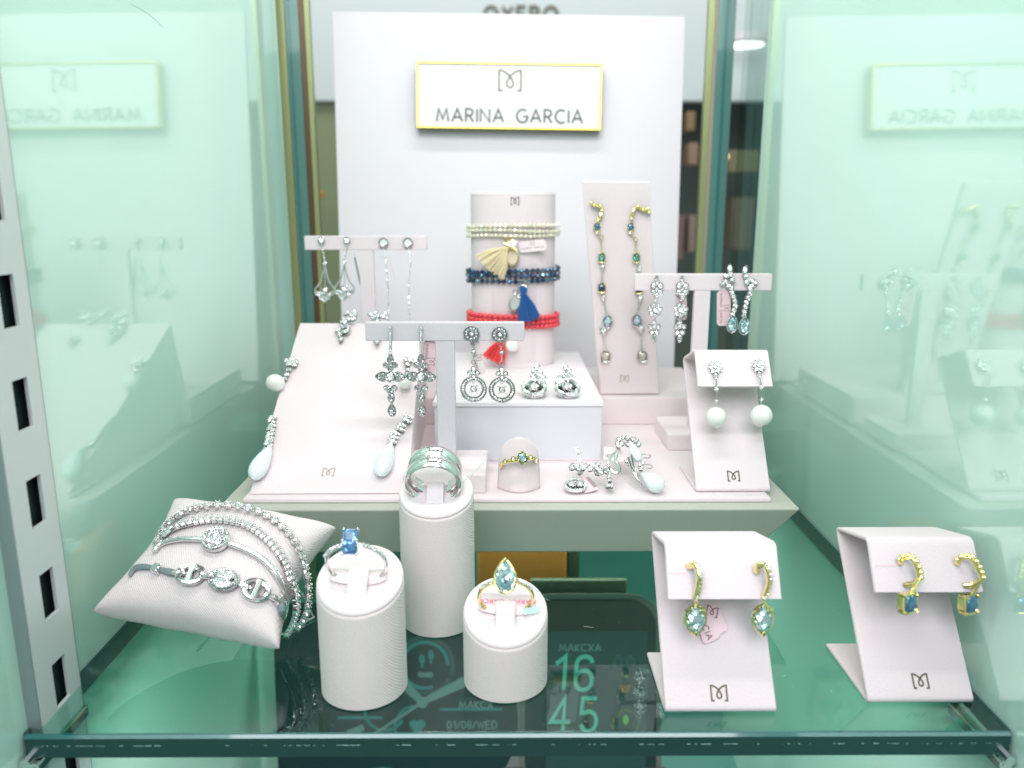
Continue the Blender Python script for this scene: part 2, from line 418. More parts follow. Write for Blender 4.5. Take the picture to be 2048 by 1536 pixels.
class J:         # a jewel or print hanging on a frame
    def __init__(s, fr, px, py, off, name, label, cat, group=None, extra=None, parent=None):
        s.fr = fr; s.off = off; s.o = fr.hit(px, py, off)
        s.root = empty(name, s.o, label, cat, group, fr.mat) if parent is None else parent
        s.k = (s.o-CAMP).dot(CAMR @ V((0, 0, -1)))/FPX
    def ab(s, px, py):
        x, y, z = s.fr.loc(s.fr.hit(px, py, s.off), s.o); return (x, z)
    def p3(s, px, py, d=0): a, b = s.ab(px, py); return (a, -d, b)
    def obj(s, name, mb, m, parent=None, kind=None): return link(name, mb, m, parent or s.root, kind=kind)
    def gem(s, out, m='diamond', d=.5, h=None, name='stone', parent=None):
        me = MB().gem(out, d, h).mesh(name, flat=True); return link(name, me, m, parent or s.root)

# --- lettering as strokes
def arc(cx, cy, rx, ry, a0, a1, n=10): return [(cx+rx*math.cos(R(a0+(a1-a0)*i/n)), cy+ry*math.sin(R(a0+(a1-a0)*i/n))) for i in range(n+1)]
GL = {'M': (.95, [[(0, 0), (.16, 1), (.475, .18), (.79, 1), (.95, 0)]]), 'A': (.82, [[(0, 0), (.41, 1), (.82, 0)], [(.15, .34), (.67, .34)]]),
      'R': (.6, [[(0, 0), (0, 1), (.26, 1)]+arc(.26, .74, .28, .26, 90, -90)+[(0, .48)], [(.26, .48), (.6, 0)]]), 'I': (0, [[(0, 0), (0, 1)]]),
      'N': (.72, [[(0, 0), (0, 1), (.72, 0), (.72, 1)]]), 'G': (.82, [arc(.45, .5, .45, .5, 50, 330, 16)+[(.86, .46), (.5, .46)]]),
      'C': (.76, [arc(.45, .5, .45, .5, 50, 310, 16)]), ' ': (.5, []), 'O': (.9, [arc(.45, .5, .45, .5, 0, 360, 18)]),
      'X': (.7, [[(0, 0), (.7, 1)], [(0, 1), (.7, 0)]]), 'E': (.55, [[(.55, 0), (0, 0), (0, 1), (.55, 1)], [(0, .5), (.5, .5)]]),
      '1': (.35, [[(0, .78), (.32, 1), (.32, 0)]]), '6': (.6, [[(.58, .80)]+arc(.3, .78, .28, .22, 30, 180, 8)+[(.02, .25)]+arc(.3, .24, .28, .24, 180, 360, 8)+[(.58, .34)]+arc(.3, .36, .28, .22, 0, 170, 8)]),
      '4': (.68, [[(.45, 0), (.45, 1), (0, .28), (.68, .28)]]), '5': (.6, [[(.55, 1), (.06, 1), (.04, .56)]+arc(.3, .30, .28, .30, 120, -160, 12)]),
      '0': (.5, [arc(.25, .5, .25, .5, 0, 360, 14)]), '8': (.5, [arc(.25, .75, .22, .25, 0, 360, 10), arc(.25, .26, .25, .26, 0, 360, 10)]),
      '/': (.35, [[(0, 0), (.35, 1)]]), 'W': (.9, [[(0, 1), (.22, 0), (.45, .8), (.68, 0), (.9, 1)]]), 'D': (.6, [[(0, 0), (0, 1), (.2, 1)]+arc(.2, .5, .4, .5, 90, -90, 8)+[(0, 0)]]),
      'K': (.6, [[(0, 0), (0, 1)], [(.6, 1), (0, .45), (.6, 0)]]), 'B': (.5, [[(0, 0), (0, 1), (.25, 1)]+arc(.25, .76, .22, .24, 90, -90, 6)+[(0, .52), (.25, .52)]+arc(.25, .26, .25, .26, 90, -90, 6)+[(0, 0)]])}
LOGO = [[(.18, 0), (0, 0), (0, 1), (.12, .985), (.28, .91), (.42, .79), (.52, .66)]+[(.60, .52), (.655, .38), (.64, .25), (.57, .17), (.5, .15), (.43, .17), (.36, .25), (.345, .38), (.40, .52), (.48, .66)]+[(.58, .79), (.72, .91), (.88, .985), (1, 1), (1, 0), (.82, 0)]]
def ribbon(mb, pts, wd, T):   # T maps (x, y) -> (a, b); d lift
    pts = [p for i, p in enumerate(pts) if i == 0 or math.hypot(p[0]-pts[i-1][0], p[1]-pts[i-1][1]) > 1e-4]
    P = [V((*T(p)[0:2], 0)) for p in pts]; n = len(P); L = []; Rr = []
    d = T(pts[0])[2]
    for i in range(n):
        t1 = (P[i]-P[i-1]).normalized() if i > 0 else (P[1]-P[0]).normalized()
        t2 = (P[i+1]-P[i]).normalized() if i < n-1 else t1
        t = (t1+t2); t = t.normalized() if t.length > .05 else t1
        nn = V((-t.y, t.x, 0)); k = 1/max(.45, nn.dot(V((-t1.y, t1.x, 0)))) if True else 1
        L.append(P[i]+nn*wd/2*k); Rr.append(P[i]-nn*wd/2*k)
    vs = [(p.x, -d, p.y) for p in L]+[(p.x, -d, p.y) for p in Rr]
    mb.add(vs, [(i, n+i, n+i+1, i+1) for i in range(n-1)])
def text_mb(s, height, wd, gap=.32, rot=0, d=.08, center=True, org=(0, 0), mirror=1):
    x = 0; items = []
    for ch in s: 
        wdt, st = GL.get(ch, GL['I']); items.append((x, st)); x += wdt+gap
    W = x-gap; mb = MB()
    for x0, st in items:
        for line in st:
            def T(p, x0=x0):
                a = (p[0]+x0-(W/2 if center else 0))*height*mirror; b = (p[1]-.5)*height
                return (org[0]+a*math.cos(rot)-b*math.sin(rot), org[1]+a*math.sin(rot)+b*math.cos(rot), d)
            ribbon(mb, line, wd, T)
    return mb, W*height
def logo_mb(height, wd, rot=0, d=.08, org=(0, 0), asp=1.1):
    mb = MB()
    def T(p):
        a = (p[0]-.5)*height*asp; b = (p[1]-.5)*height
        return (org[0]+a*math.cos(rot)-b*math.sin(rot), org[1]+a*math.sin(rot)+b*math.cos(rot), d)
    ribbon(mb, LOGO[0], wd, T); return mb
def put_print(parent, pframe_origin, fr, px, py, mb_fn, name, m, off=.1):
    """place print on surface fr at pixel, as child of parent (parent has identity rotation at loc pframe_origin)"""
    p = fr.hit(px, py, off); o = link(name, mb_fn, m, parent, p-V(pframe_origin), fr.mat); return o

# ================================================================== THE SETTING
LW, RW = -161.0, 168.0
link('left_side_wall', MB().box((LW-6, 60, -260), (LW, 592, 520)), 'wall', kind='structure')
link('right_side_wall', MB().box((RW, 60, -260), (RW+6, 545, 520)), 'wall', kind='structure')
link('lower_floor', MB().box((-400, 60, -234), (400, 1550, -230)), pr('lower_floor_teal', base=(.10, .30, .25), rough=.4), kind='structure')

# clear corner panes behind the green film
t = empty('end_window', (RW+3, 572, 100), 'clear end pane of the right side wall, between the green film and the door edge', 'window')
link('pane', MB().box((-3, -26, -200), (3, 30, 400)), 'pane', t)

# shelf
sh = empty('glass_shelf', (3, 230, 0), 'thick green glass shelf on which the pillow, ring posts and front stands stand', 'shelf')
link('glass_plate', MB().bevbox((-163, 1.6, -8), (164, 365, 0), .3), 'shelf', sh)
link('front_edge', MB().box((-163, 0, -8.0), (164, 1.5, -.9)), 'edge', sh)
link('edge_bevel', MB().hexa([(-163, -.02, -.9), (164, -.02, -.9), (164, 1.6, -.9), (-163, 1.6, -.9)], [(-163, .7, .05), (164, .7, .05), (164, 1.6, .05), (-163, 1.6, .05)]), 'edge_mid', sh)
for sx in (-163.3, 164.0):
    link('side_edge', MB().box((sx-.6, 1.6, -8.1), (sx+.6, 365, .12)), 'edge', sh)
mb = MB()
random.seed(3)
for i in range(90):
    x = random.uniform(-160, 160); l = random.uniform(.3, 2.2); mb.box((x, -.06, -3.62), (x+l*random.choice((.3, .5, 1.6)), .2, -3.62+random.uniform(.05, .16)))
link('painted_edge_glints', mb, pr('glass_glint', base=(.5, .8, .72), rough=.2), sh, kind='stuff')  # pale flecks stand in for highlights along the glass edge
# shelf corner clips
for nm, sx, lb in (('shelf_clip', -160, 'bright metal clip holding the left front corner of the glass shelf'), ('shelf_clip', 165, 'bright metal clip holding the right front corner of the glass shelf')):
    c = empty(nm, (sx, 236, -4), lb, 'shelf clip', 'metal clips under the shelf corners')
    link('bracket', MB().bevbox((-2, -9, -9), (5 if sx < 0 else 2, 24, -4.6), .8), 'chrome', c)
    link('rubber_pad', MB().tube([(1, -9, -4.2), (1, 0, -4.1), (1, 20, -4.1)], 1.8, 8), 'chrome', c)

# slotted upright
rl = empty('slotted_rail', (LW, 235, -150), 'brushed metal upright with a row of rectangular slots on the left wall', 'shelf rail')
y0, y1 = 0, 24
slots = []
mb = MB()
zc = [150-107+33.2*i-66*2+9 for i in range(0, 14)]
z0 = -60.0; zprev = z0
zs = []
zz = 23.0
rails_z = [at for at in range(14)]
sl = []
for i in range(-3, 11):
    z = 258.5+33.2*(i-4); sl.append((z-8.3, z+8.3))
face_x = 4.6
prev = -80
for a, b in sl:
    mb.box((face_x-1.2, y0, prev), (face_x, y1, a)); mb.box((face_x-1.2, y0, a), (face_x, 9, b)); mb.box((face_x-1.2, 17, a), (face_x, y1, b)); prev = b
mb.box((face_x-1.2, y0, prev), (face_x, y1, 620))
link('slotted_face', mb, 'rail', rl)
link('flange', MB().box((0, -.8, -80), (face_x-.2, 0, 620)), 'rail_side', rl)
link('back_flange', MB().box((0, y1, -80), (face_x-.2, y1+.8, 620)), 'rail_side', rl)
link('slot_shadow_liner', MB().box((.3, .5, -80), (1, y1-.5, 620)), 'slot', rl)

# riser
rz = 39.0
RF, RB = 332.0, 588.0
rs = empty('display_riser', (0, 460, 0), 'wide sage cream riser with undercut front carrying the rear jewellery displays', 'display riser')
link('riser_body', MB().hexa([(-113, 346-460, 12), (115, 346-460, 12), (115, RB-475, 12), (-113, RB-475, 12)], [(-131, RF-460, rz), (131, RF-460, rz), (131, RB-460, rz), (-131, RB-460, rz)]), 'riser', rs)
link('riser_foot', MB().box((-80, -60, .1), (80, 100, 12.2)), 'riser', rs)
bv = rs.children[0].modifiers.new('edge', 'BEVEL'); bv.width = .0012; bv.segments = 3
mt = link('display_mat', MB().bevbox((-121, -123, 0), (120, 123, 2.2), .7), 'suede', None, (0, 463, rz+.05))
tag(mt, 'thin pale pink mat lying on the sage riser under the rear displays', 'mat')
TZ = rz+2.3   # 41.3: top of mat

# backdrop board
BN = V((0, -math.cos(R(5.0)), math.sin(R(5.0))))
BF = Frame((0, 603, rz), BN)
def board_pt(px, py): return BF.hit(px, py)
tl, tr = board_pt(665, 23), board_pt(1370, 33)
bl = V((tl.x*.995, 601, rz+.3)); br = V((tr.x*.985, 601, rz+.3))
n = V((0, 3, 0))
bb = empty('backdrop_board', (0, 603, rz), 'tall white lilac backdrop board standing at the rear with the gold framed sign', 'backdrop board')
o0 = V((0, 603, rz))
link('board', MB().hexa([bl-o0, br-o0, br-o0+n, bl-o0+n], [tl-o0, tr-o0, tr-o0+n, tl-o0+n]), 'card', bb)
link('easel_strut', MB().hexa([V((-15, 45, 0)), V((15, 45, 0)), V((15, 47, 0)), V((-15, 47, 0))], [V((-15, 22, 200)), V((15, 22, 200)), V((15, 24, 200)), V((-15, 24, 200))]), 'card', bb)

# sign
roll = R(-.75)
SN = (Matrix.Rotation(0, 3, 'Z') @ BN)
SF = Frame(BF.P0+BF.n*.2, BF.n)
sg = J(SF, 1018, 193, 9.0, 'brand_sign', 'gold framed white sign lettered MARINA GARCIA on the backdrop board', 'sign')
sg.root.rotation_euler = (SF.mat @ Matrix.Rotation(-roll, 3, 'Y')).to_euler()
x0, z1_ = sg.ab(834, 127); x1_, z0_ = sg.ab(1203, 260)
hw = (x1_-x0)/2; hh = (z1_-z0_)/2
mb = MB(); fw = 1.35
for a, b in (((-hw, -2.2, -hh), (hw, 8, -hh+fw)), ((-hw, -2.2, hh-fw), (hw, 8, hh)), ((-hw, -2.2, -hh+fw), (-hw+fw, 8, hh-fw)), ((hw-fw, -2.2, -hh+fw), (hw, 8, hh-fw))):
    mb.bevbox(a, b, .25)
sg.obj('gold_frame', mb, 'gold_sign')
sg.obj('sign_face', MB().box((-hw+fw, -1.0, -hh+fw), (hw-fw, 6, hh-fw)), 'white_paper')
_, W = text_mb('MARINA GARCIA', 1, .1); gp = .42
_, W = text_mb('MARINA GARCIA', 1, .1, gp)
tw = (1165-876)*sg.k*1.01; hgt = 8.0
th_ = 25*sg.k
gp = (tw/th_ - sum(GL[c][0] for c in 'MARINAGARCIA')-GL[' '][0])/12
mbt, _ = text_mb('MARINA GARCIA', th_, 1.5, gp, d=1.12, org=(0.6, (193-231)*sg.k))
sg.obj('lettering', mbt, 'black')
sg.obj('logo', logo_mb(39*sg.k, 1.25, d=1.12, org=(.6, (193-163)*sg.k), asp=1.12), 'foil')

# ------------------------------------------------------------------ shop behind
def strip(name, px0, px1, D, m, parent, z0=-146, z1=620, th=6, o=None):
    Z = (at_y(1016, 418, D)-CAMP).dot(CAMR @ V((0, 0, -1)))
    a = at_y(px0, 418, D).x; b = at_y(px1, 418, D).x
    return link(name, MB().box((a, D, z0), (b, D+th, z1)) if o is None else MB().box((a-o[0], D-o[1], z0), (b-o[0], D+th-o[1], z1)), m, parent)
dl = empty('sliding_door', (-160, 606, -146), 'sliding glass door edge left of the backdrop, teal glass between olive strips', 'door')
oo = (-160, 606)
for nm, a, b, m_, D in (('metal_strip', 574, 590, 'olive', 600), ('glass_edge', 590, 597, 'edge_teal', 603), ('glass_edge', 597.2, 601, 'edge_tealdark', 603), ('glass_edge', 601.2, 617, 'edge_teal', 603), ('gasket', 617, 629, 'brownstrip', 606), ('metal_strip', 629.2, 638, 'olive', 604)):
    strip(nm, a, b, D, m_, dl, 0, 766, 6, oo)
dr = empty('sliding_door', (160, 606, -146), 'sliding glass door edge right of the backdrop, olive strip beside pale teal glass', 'door')
oo = (160, 606)
for nm, a, b, m_, D in (('metal_strip', 1398, 1410, 'olive', 604), ('gasket', 1410.2, 1417, pr('peach_strip', base=(.40, .33, .25), rough=.4), 605), ('glass_edge', 1417.2, 1431, 'edge_teal', 603), ('glass_edge', 1431.2, 1436, 'edge_tealdark', 603), ('glass_edge', 1436.2, 1450, 'edge_teal', 603)):
    strip(nm, a, b, D, m_, dr, 0, 766, 6, oo)

link('shop_wall', MB().box((-2600, 1900, -400), (2600, 1910, 1500)), pr('dark_shop_wall', base=(.09, .115, .10), rough=.7), kind='structure')
fs = empty('fascia_panel', (0, 1600, 372), 'pale grey lettered fascia panel across the shop behind the display', 'fascia')
link('panel', MB().bevbox((-1200, 0, 0), (1200, 30, 208), 3), pr('fascia_grey', base=(.62, .70, .70), rough=.5), fs)
link('panel_trim', MB().box((-1200, -4, 209), (1200, 26, 216)), 'edge_tealdark', fs)
link('upper_panel', MB().box((-1200, 0, 217), (1200, 30, 420)), pr('fascia_upper', base=(.58, .66, .68), rough=.5), fs)
p = at_y(1042, 27, 1590)
mbt, W = text_mb('OXERO', 27, 5, .35, d=2)
link('fascia_lettering', mbt, 'foil', fs, (p.x, -2, p.z-372), None)
# wall goods and panels glimpsed at both sides of the board
def goods(px0, py0, px1, py1, D, col, label, cat='box', name='goods_box', rough=.5, es=0):
    a = at_y(px0, py1, D); b = at_y(px1, py0, D)
    o = link(name, MB().bevbox((a.x-b.x, 0, 0), (0, 60, b.z-a.z), 3), pr(name+'_paint', base=col, rough=rough), None, (b.x, D, a.z))
    return tag(o, label, cat, None)
goods(560, 206, 700, 1000, 1620, (.22, .27, .15), 'olive green cabinet panel seen between the left door edge and the board', 'cabinet', 'olive_cabinet')
goods(590, 380, 634, 396, 1400, (.75, .40, .08), 'orange carton glimpsed beside the left door edge at mid height')
goods(540, 340, 576, 352, 1400, (.55, .35, .12), 'small tan carton glimpsed left of the left door edge')
goods(1372, 222, 1392, 262, 1600, (.26, .17, .09), 'amber carton high between the board and the right door edge')
goods(1376, 285, 1398, 330, 1600, (.30, .20, .14), 'brown carton under the amber carton right of the board')
goods(1350, 430, 1372, 520, 1600, (.20, .13, .12), 'dusky red carton low between board and right door edge')
goods(1376, 430, 1394, 505, 1590, (.26, .20, .16), 'brown red carton beside the dusky red carton right of the board')
goods(1455, 300, 1520, 345, 1600, (.20, .19, .10), 'dark yellow carton seen through the right end pane')
goods(1462, 395, 1510, 500, 1620, (.20, .17, .13), 'grey brown carton low behind the right end pane')
lp = at_y(1496, 85, 1500)
la = empty('lamp_reflection', lp, 'round white glowing disc standing in for a reflected ceiling lamp, high beside the right wall film', 'lamp')  # glowing disc in place of a lamp mirrored in the clear pane
link('lamp_disc', MB().lathe([(0, -6), (26, -6), (30, 0), (30, 10), (0, 10)], 32), pr('lamp_glow', base=(1, 1, 1), emit=(1, 1, 1), es=2.5), la)
link('lamp_rim', MB().lathe([(30.5, -3), (34, 0), (34, 12), (30.5, 12)], 32), 'white_paper', la)
lp = at_y(1450, 313, 1380)
lb = empty('display_light', lp, 'tiny glowing amber spotlight glimpsed right of the right door edge', 'lamp')
link('bulb', MB().sphere((0, 0, 0), 6), pr('amber_bulb', base=(1, .8, .4), emit=(1, .75, .3), es=2), lb)

# ------------------------------------------------------------------ below the shelf
# smartwatch poster card
PD = 470.0
PF = Frame((0, PD, 0), (0, -math.cos(R(6)), math.sin(R(6))))
ps = J(PF, 860, 1392, 0, 'watch_poster', 'dark smartwatch poster with a round dial, standing under the glass shelf', 'poster')
def prect(px0, py0, px1, py1):
    a, b = ps.ab(px0, py1); c, d = ps.ab(px1, py0); return [(a, b), (c, b), (c, d), (a, d)]
ps.obj('poster_card', MB().plate(prect(560, 1205, 1095, 1640), -2, 0), pr('poster_dark', base=(.012, .035, .045), rough=.25))
TE = pr('poster_teal_print', base=(.04, .28, .32), rough=.4); WH = pr('poster_grey_print', base=(.30, .35, .38), rough=.4); DK = pr('poster_slate_print', base=(.05, .10, .12), rough=.4)
ORG = pr('poster_orange_print', base=(.45, .16, .04), rough=.4); LIME = pr('poster_lime_print', base=(.25, .55, .10), rough=.4)
def circ(px, py, r, a0=0, a1=360, n=36, ctx=None):
    return [(ctx or ps).ab(px+r*math.cos(R(a0+(a1-a0)*i/n)), py-r*math.sin(R(a0+(a1-a0)*i/n))) for i in range(n+1)]
def pl(ctx, name, pts, wd, m, d=.3):
    mb = MB(); ribbon(mb, pts, wd, lambda p: (p[0], p[1], d)); return ctx.obj(name, mb, m)
pl(ps, 'dial_ring', circ(850, 1330, 56, -20, 330), 2.6, DK); pl(ps, 'dial_ring', circ(850, 1330, 46, 0, 290), 2.4, TE)
pl(ps, 'watch_bezel', circ(845, 1440, 205, -70, 75), 9, pr('bezel_print', base=(.26, .23, .23), rough=.3))
pl(ps, 'watch_bezel', circ(845, 1440, 232, -70, 75), 2.5, WH)
mb = MB()
for dx, dy in ((-9, 4), (9, -4)):
    a, b = ps.ab(853+dx, 1316+dy); mb.plate(ell(3.8, 7.0, 12, a, b+.6, .1), 0, .3); mb.plate(ell(2.2, 2.0, 10, a, b-4.1), 0, .31)
ps.obj('footprints', mb, TE)
def hand(px0, py0, px1, py1, w0, w1, m, name='watch_hand'):
    a = V((*ps.ab(px0, py0), 0)); b = V((*ps.ab(px1, py1), 0)); t = (b-a).normalized(); nn = V((-t.y, t.x, 0))
    ps.obj(name, MB().plate([(q.x, q.y) for q in (a-nn*w0/2, b-nn*w1/2, b+nn*w1/2, a+nn*w0/2)], .3, .8), m)
hand(845, 1403, 930, 1362, 4, 7, WH); hand(845, 1403, 806, 1366, 4, 7, WH); hand(845, 1403, 730, 1480, 2.2, 1.6, WH)
a, b = ps.ab(845, 1403); ps.obj('hand_hub', MB().plate(ell(7, 8, 16, a, b), .8, 1.2), WH)
a, b = ps.ab(835, 1452); mb = MB(); mb.plate(ell(6, 6, 12, a-2.3, b+1.5), .1, .3); mb.plate(ell(6, 6, 12, a+2.3, b+1.5), .1, .32); mb.plate([(a-5, b+.5), (a, b-6), (a+5, b+.5)], .1, .34); ps.obj('heart_icon', mb, TE)
for px, py, s_, h in ((952, 1409, 'MAKCX', 5), (944, 1449, '01/08/WED', 5.5), (850, 1349, '10080', 3.2)):
    mbt, _ = text_mb(s_, h*.92, .9, .22, d=.4, org=ps.ab(px, py)); ps.obj('print', mbt, WH)
for x0, y0_, x1, y1_ in ((880, 1416, 1005, 1421), (880, 1466, 1010, 1472), (675, 1432, 765, 1438)):
    ps.obj('print_bar', MB().plate(prect(x0, y0_, x1, y1_), .1, .3), TE)
ps.obj('print_bar', MB().plate([ps.ab(692, 1462), ps.ab(725, 1448), ps.ab(730, 1460), ps.ab(698, 1474)], .1, .3), WH)
pl(ps, 'dial_ring', circ(770, 1420, 40, 180, 330), 2, TE); pl(ps, 'dial_ring', circ(835, 1455, 45, 100, 230), 1.6, TE)
# second poster: digital watch
dp = J(PF, 1160, 1392, 1.5, 'watch_poster', 'poster of a digital smartwatch reading 16 45, right of the dial poster under the shelf', 'poster')
def drect(px0, py0, px1, py1):
    a, b = dp.ab(px0, py1); c, d = dp.ab(px1, py0); return [(a, b), (c, b), (c, d), (a, d)]
def rrect(px0, py0, px1, py1, r):
    o = []
    for cx, cy, a0 in ((px1-r, py0+r, 0), (px0+r, py0+r, 90), (px0+r, py1-r, 180), (px1-r, py1-r, 270)):
        for i in range(7):
            a = R(a0+15*i); o.append(dp.ab(cx+r*math.cos(a), cy-r*math.sin(a)))
    return o
dp.obj('watch_frame', MB().plate(rrect(1040, 1188, 1322, 1640, 62), -1, 0), pr('frame_rose_grey', base=(.22, .17, .17), rough=.25))
dp.obj('watch_screen', MB().plate(rrect(1050, 1198, 1312, 1632, 56), .1, .5), pr('screen_black', base=(.004, .012, .016), rough=.1, coat=1))
dp.obj('screen_panel', MB().plate(drect(1092, 1262, 1296, 1560), .6, .8), pr('screen_slate', base=(.035, .075, .08), rough=.2))
SCR = pr('digit_mint_print', base=(.20, .62, .55), rough=.4)
for s_, px, py in (('16', 1148, 1345), ('45', 1148, 1428)):
    mbt, _ = text_mb(s_, 72*dp.k*.97, 2.9, .34, d=1.0); ox, oz = dp.ab(px, py)
    mbt.v = [(x*.82+.05*z+ox, y, z+oz) for x, y, z in mbt.v]; dp.obj('digits', mbt, SCR)
mbt, _ = text_mb('MAKCXA', 4.5, .8, .25, d=1.0, org=dp.ab(1160, 1294)); dp.obj('print', mbt, WH)
pl(dp, 'icon_ring', circ(1251, 1445, 26, ctx=dp), 1, pr('olive_print', base=(.12, .18, .05), rough=.4), 1.0)
dp.obj('leaf_icon', MB().plate(marq(4, 7, 12, *dp.ab(1251, 1438)), .9, 1.1), LIME)
dp.obj('cup_icon', MB().plate([dp.ab(1236, 1368), dp.ab(1244, 1384), dp.ab(1256, 1384), dp.ab(1264, 1368)], .9, 1.1), ORG)
mbt, _ = text_mb('00', 9, 2.2, .4, d=1.0, org=dp.ab(1248, 1325)); dp.obj('print', mbt, DK)
def lowbox(px0, py0, px1, py1, D, dep, col, label, name='box', cat='box'):
    a = at_y(px0, py1, D); b = at_y(px1, py0, D)
    o = link(name, MB().bevbox((0, 0, -229.9-a.z), (b.x-a.x, dep, b.z-a.z), 1.2), pr(name+'_print', base=col, rough=.5), None, (a.x, D, a.z)); return tag(o, label, cat)
lowbox(955, 1098, 1134, 1165, 520, 60, (.50, .15, .02), 'amber wooden box under the shelf behind the dial poster', 'wooden_box')
lowbox(1060, 1160, 1254, 1194, 484, 4, (.17, .15, .10), 'beige box lying under the shelf in front of the amber box', 'beige_box')
lowbox(1136, 1098, 1160, 1165, 525, 30, (.05, .045, .03), 'narrow dark brown box beside the amber box below the shelf', 'brown_box')
lowbox(700, 1098, 860, 1250, 525, 40, (.03, .10, .09), 'dark green box under the shelf behind the tallest ring post', 'green_box')
# watches glimpsed under the front edge
for i, (px, lb) in enumerate(((760, 'blue grey watch strap glimpsed under the shelf edge left of centre'), (1030, 'pinkish watch glimpsed under the shelf edge at centre'), (1320, 'rosy watch glimpsed under the shelf edge right of centre'))):
    p = at_y(px, 1625, 205)
    wa = empty('wristwatch', p, lb, 'watch', 'watches lying under the front edge of the shelf')
    link('watch_case', MB().lathe([(0, -3), (11, -3), (12.5, -1), (12.5, 2), (11, 3.5), (0, 3.5)], 28, Matrix.Rotation(R(60), 4, 'X')), ['edge_tealdark', 'watch_rose', 'watch_rose'][i], wa)
    link('strap', MB().bevbox((-32, -2, -9), (32, 1, 5), .8), ['leather', 'leather', 'brownstrip'][i], wa)

# ================================================================== STANDS
def strip_stand(name, label, X, prof, width, th=1.5, material='suede', rad=2.0, group=None):
    """bent card stand: prof = (y, z) polyline of its outer face; X = centre"""
    P = [V((0, y, z)) for y, z in prof]; out = [P[0]]
    for i in range(1, len(P)-1):
        a, b, c = P[i-1], P[i], P[i+1]; d1 = (a-b).normalized(); d2 = (c-b).normalized()
        r = min(rad, (a-b).length*.45, (c-b).length*.45)
        p1 = b+d1*r; p2 = b+d2*r
        for k in range(6):
            t = k/5; out.append((1-t)**2*p1+2*t*(1-t)*b+t*t*p2)
    out.append(P[-1])
    n = len(out); base = V((X, prof[1][0], prof[1][1]))
    L = []; Q = []
    for i, p in enumerate(out):
        t = (out[min(i+1, n-1)]-out[max(i-1, 0)]).normalized(); nn = V((0, t.z, -t.y))
        L.append(p+nn*th*.5); Q.append(p-nn*th*.5)
    r = empty(name, base, label, 'earring stand', group)
    mb = MB(); W = width/2; e = .35
    # cross-section loop: rounded slab, 8 points
    secs = []
    for i in range(n):
        t = (out[min(i+1, n-1)]-out[max(i-1, 0)]).normalized(); nn = V((0, t.z, -t.y)); c = out[i]
        s = []
        for x, h in ((-W+e, -1), (-W, -.4), (-W, .4), (-W+e, 1), (W-e, 1), (W, .4), (W, -.4), (W-e, -1)):
            s.append(c+V((X+x, 0, 0))+nn*h*th*.5-base)
        secs.append(s)
    vs = [q for s in secs for q in s]; fs = []
    for i in range(n-1):
        for k in range(8):
            k2 = (k+1) % 8; fs.append((i*8+k, (i+1)*8+k, (i+1)*8+k2, i*8+k2))
    fs.append(tuple(range(8))); fs.append(tuple((n-1)*8+k for k in range(7, -1, -1)))
    mb.add(vs, fs); me = mb.mesh('folded_body', ang=50)
    bm = bmesh.new(); bm.from_mesh(me); bmesh.ops.recalc_face_normals(bm, faces=bm.faces[:]); bm.to_mesh(me); bm.free()
    link('folded_body', me, material, r)
    return r, base
def plane2(ya, za, yb, zb, X=0):
    t = V((0, yb-ya, zb-za)).normalized(); n = V((0, -t.z, t.y))
    if n.y > 0: n = -n
    return Frame((X, ya, za), n, (0, 0, 1))
def stand_print(r, base, fr, px, py, h, m='foil', wd=.62, off=.85):
    p = fr.hit(px, py, off); link('logo', logo_mb(h, wd, d=0), m, r, p-base, fr.mat)
# D: front, middle right
D_prof = [(277, .9), (241, .9), (278, 51), (254, 57), (245, 41)]
sD, bD = strip_stand('earring_stand', 'folded pinkish suede stand at the front edge, holding aqua pear drop earrings', 73.2, D_prof, 38.6)
frD = plane2(241, .9, 278, 51); flD = plane2(245, 41, 254, 57)
stand_print(sD, bD, frD, 1438, 1386, 4.9)
# E: front far right
E_prof = [(283, .9), (246, .9), (284, 50), (259, 56.5), (249.5, 41)]
sE, bE = strip_stand('earring_stand', 'folded pinkish suede stand at far right, holding gold hoops with dark blue stones', 144.8, E_prof, 37.5)
frE = plane2(246, .9, 284, 50); flE = plane2(249.5, 41, 259, 56.5)
stand_print(sE, bE, frE, 1841, 1362, 4.7)
# F: on the mat
F_prof = [(383, TZ+.8), (347, TZ+.8), (387, 97), (364.5, 105), (354, 90)]
sF, bF = strip_stand('earring_stand', 'folded suede stand on the riser mat, holding the white pearl drop earrings', 104.5, F_prof, 34.6)
frF = plane2(347, TZ+.8, 387, 97); flF = plane2(354, 90, 364.5, 105)
stand_print(sF, bF, frF, 1467, 952, 4.7)
for r, base, fl, px0, px1, py in ((sD, bD, flD, 1334, 1374, 1146), (sE, bE, flE, 1749, 1793, 1131), (sF, bF, flF, 1394, 1416, 733)):
    a = fl.hit(px0, py, .82); b = fl.hit(px1, py, .82)
    link('slit', MB().box((0, -.06, -.22), ((b-a).length, .1, .22)), M['tag'], r, a-base, fl.mat)

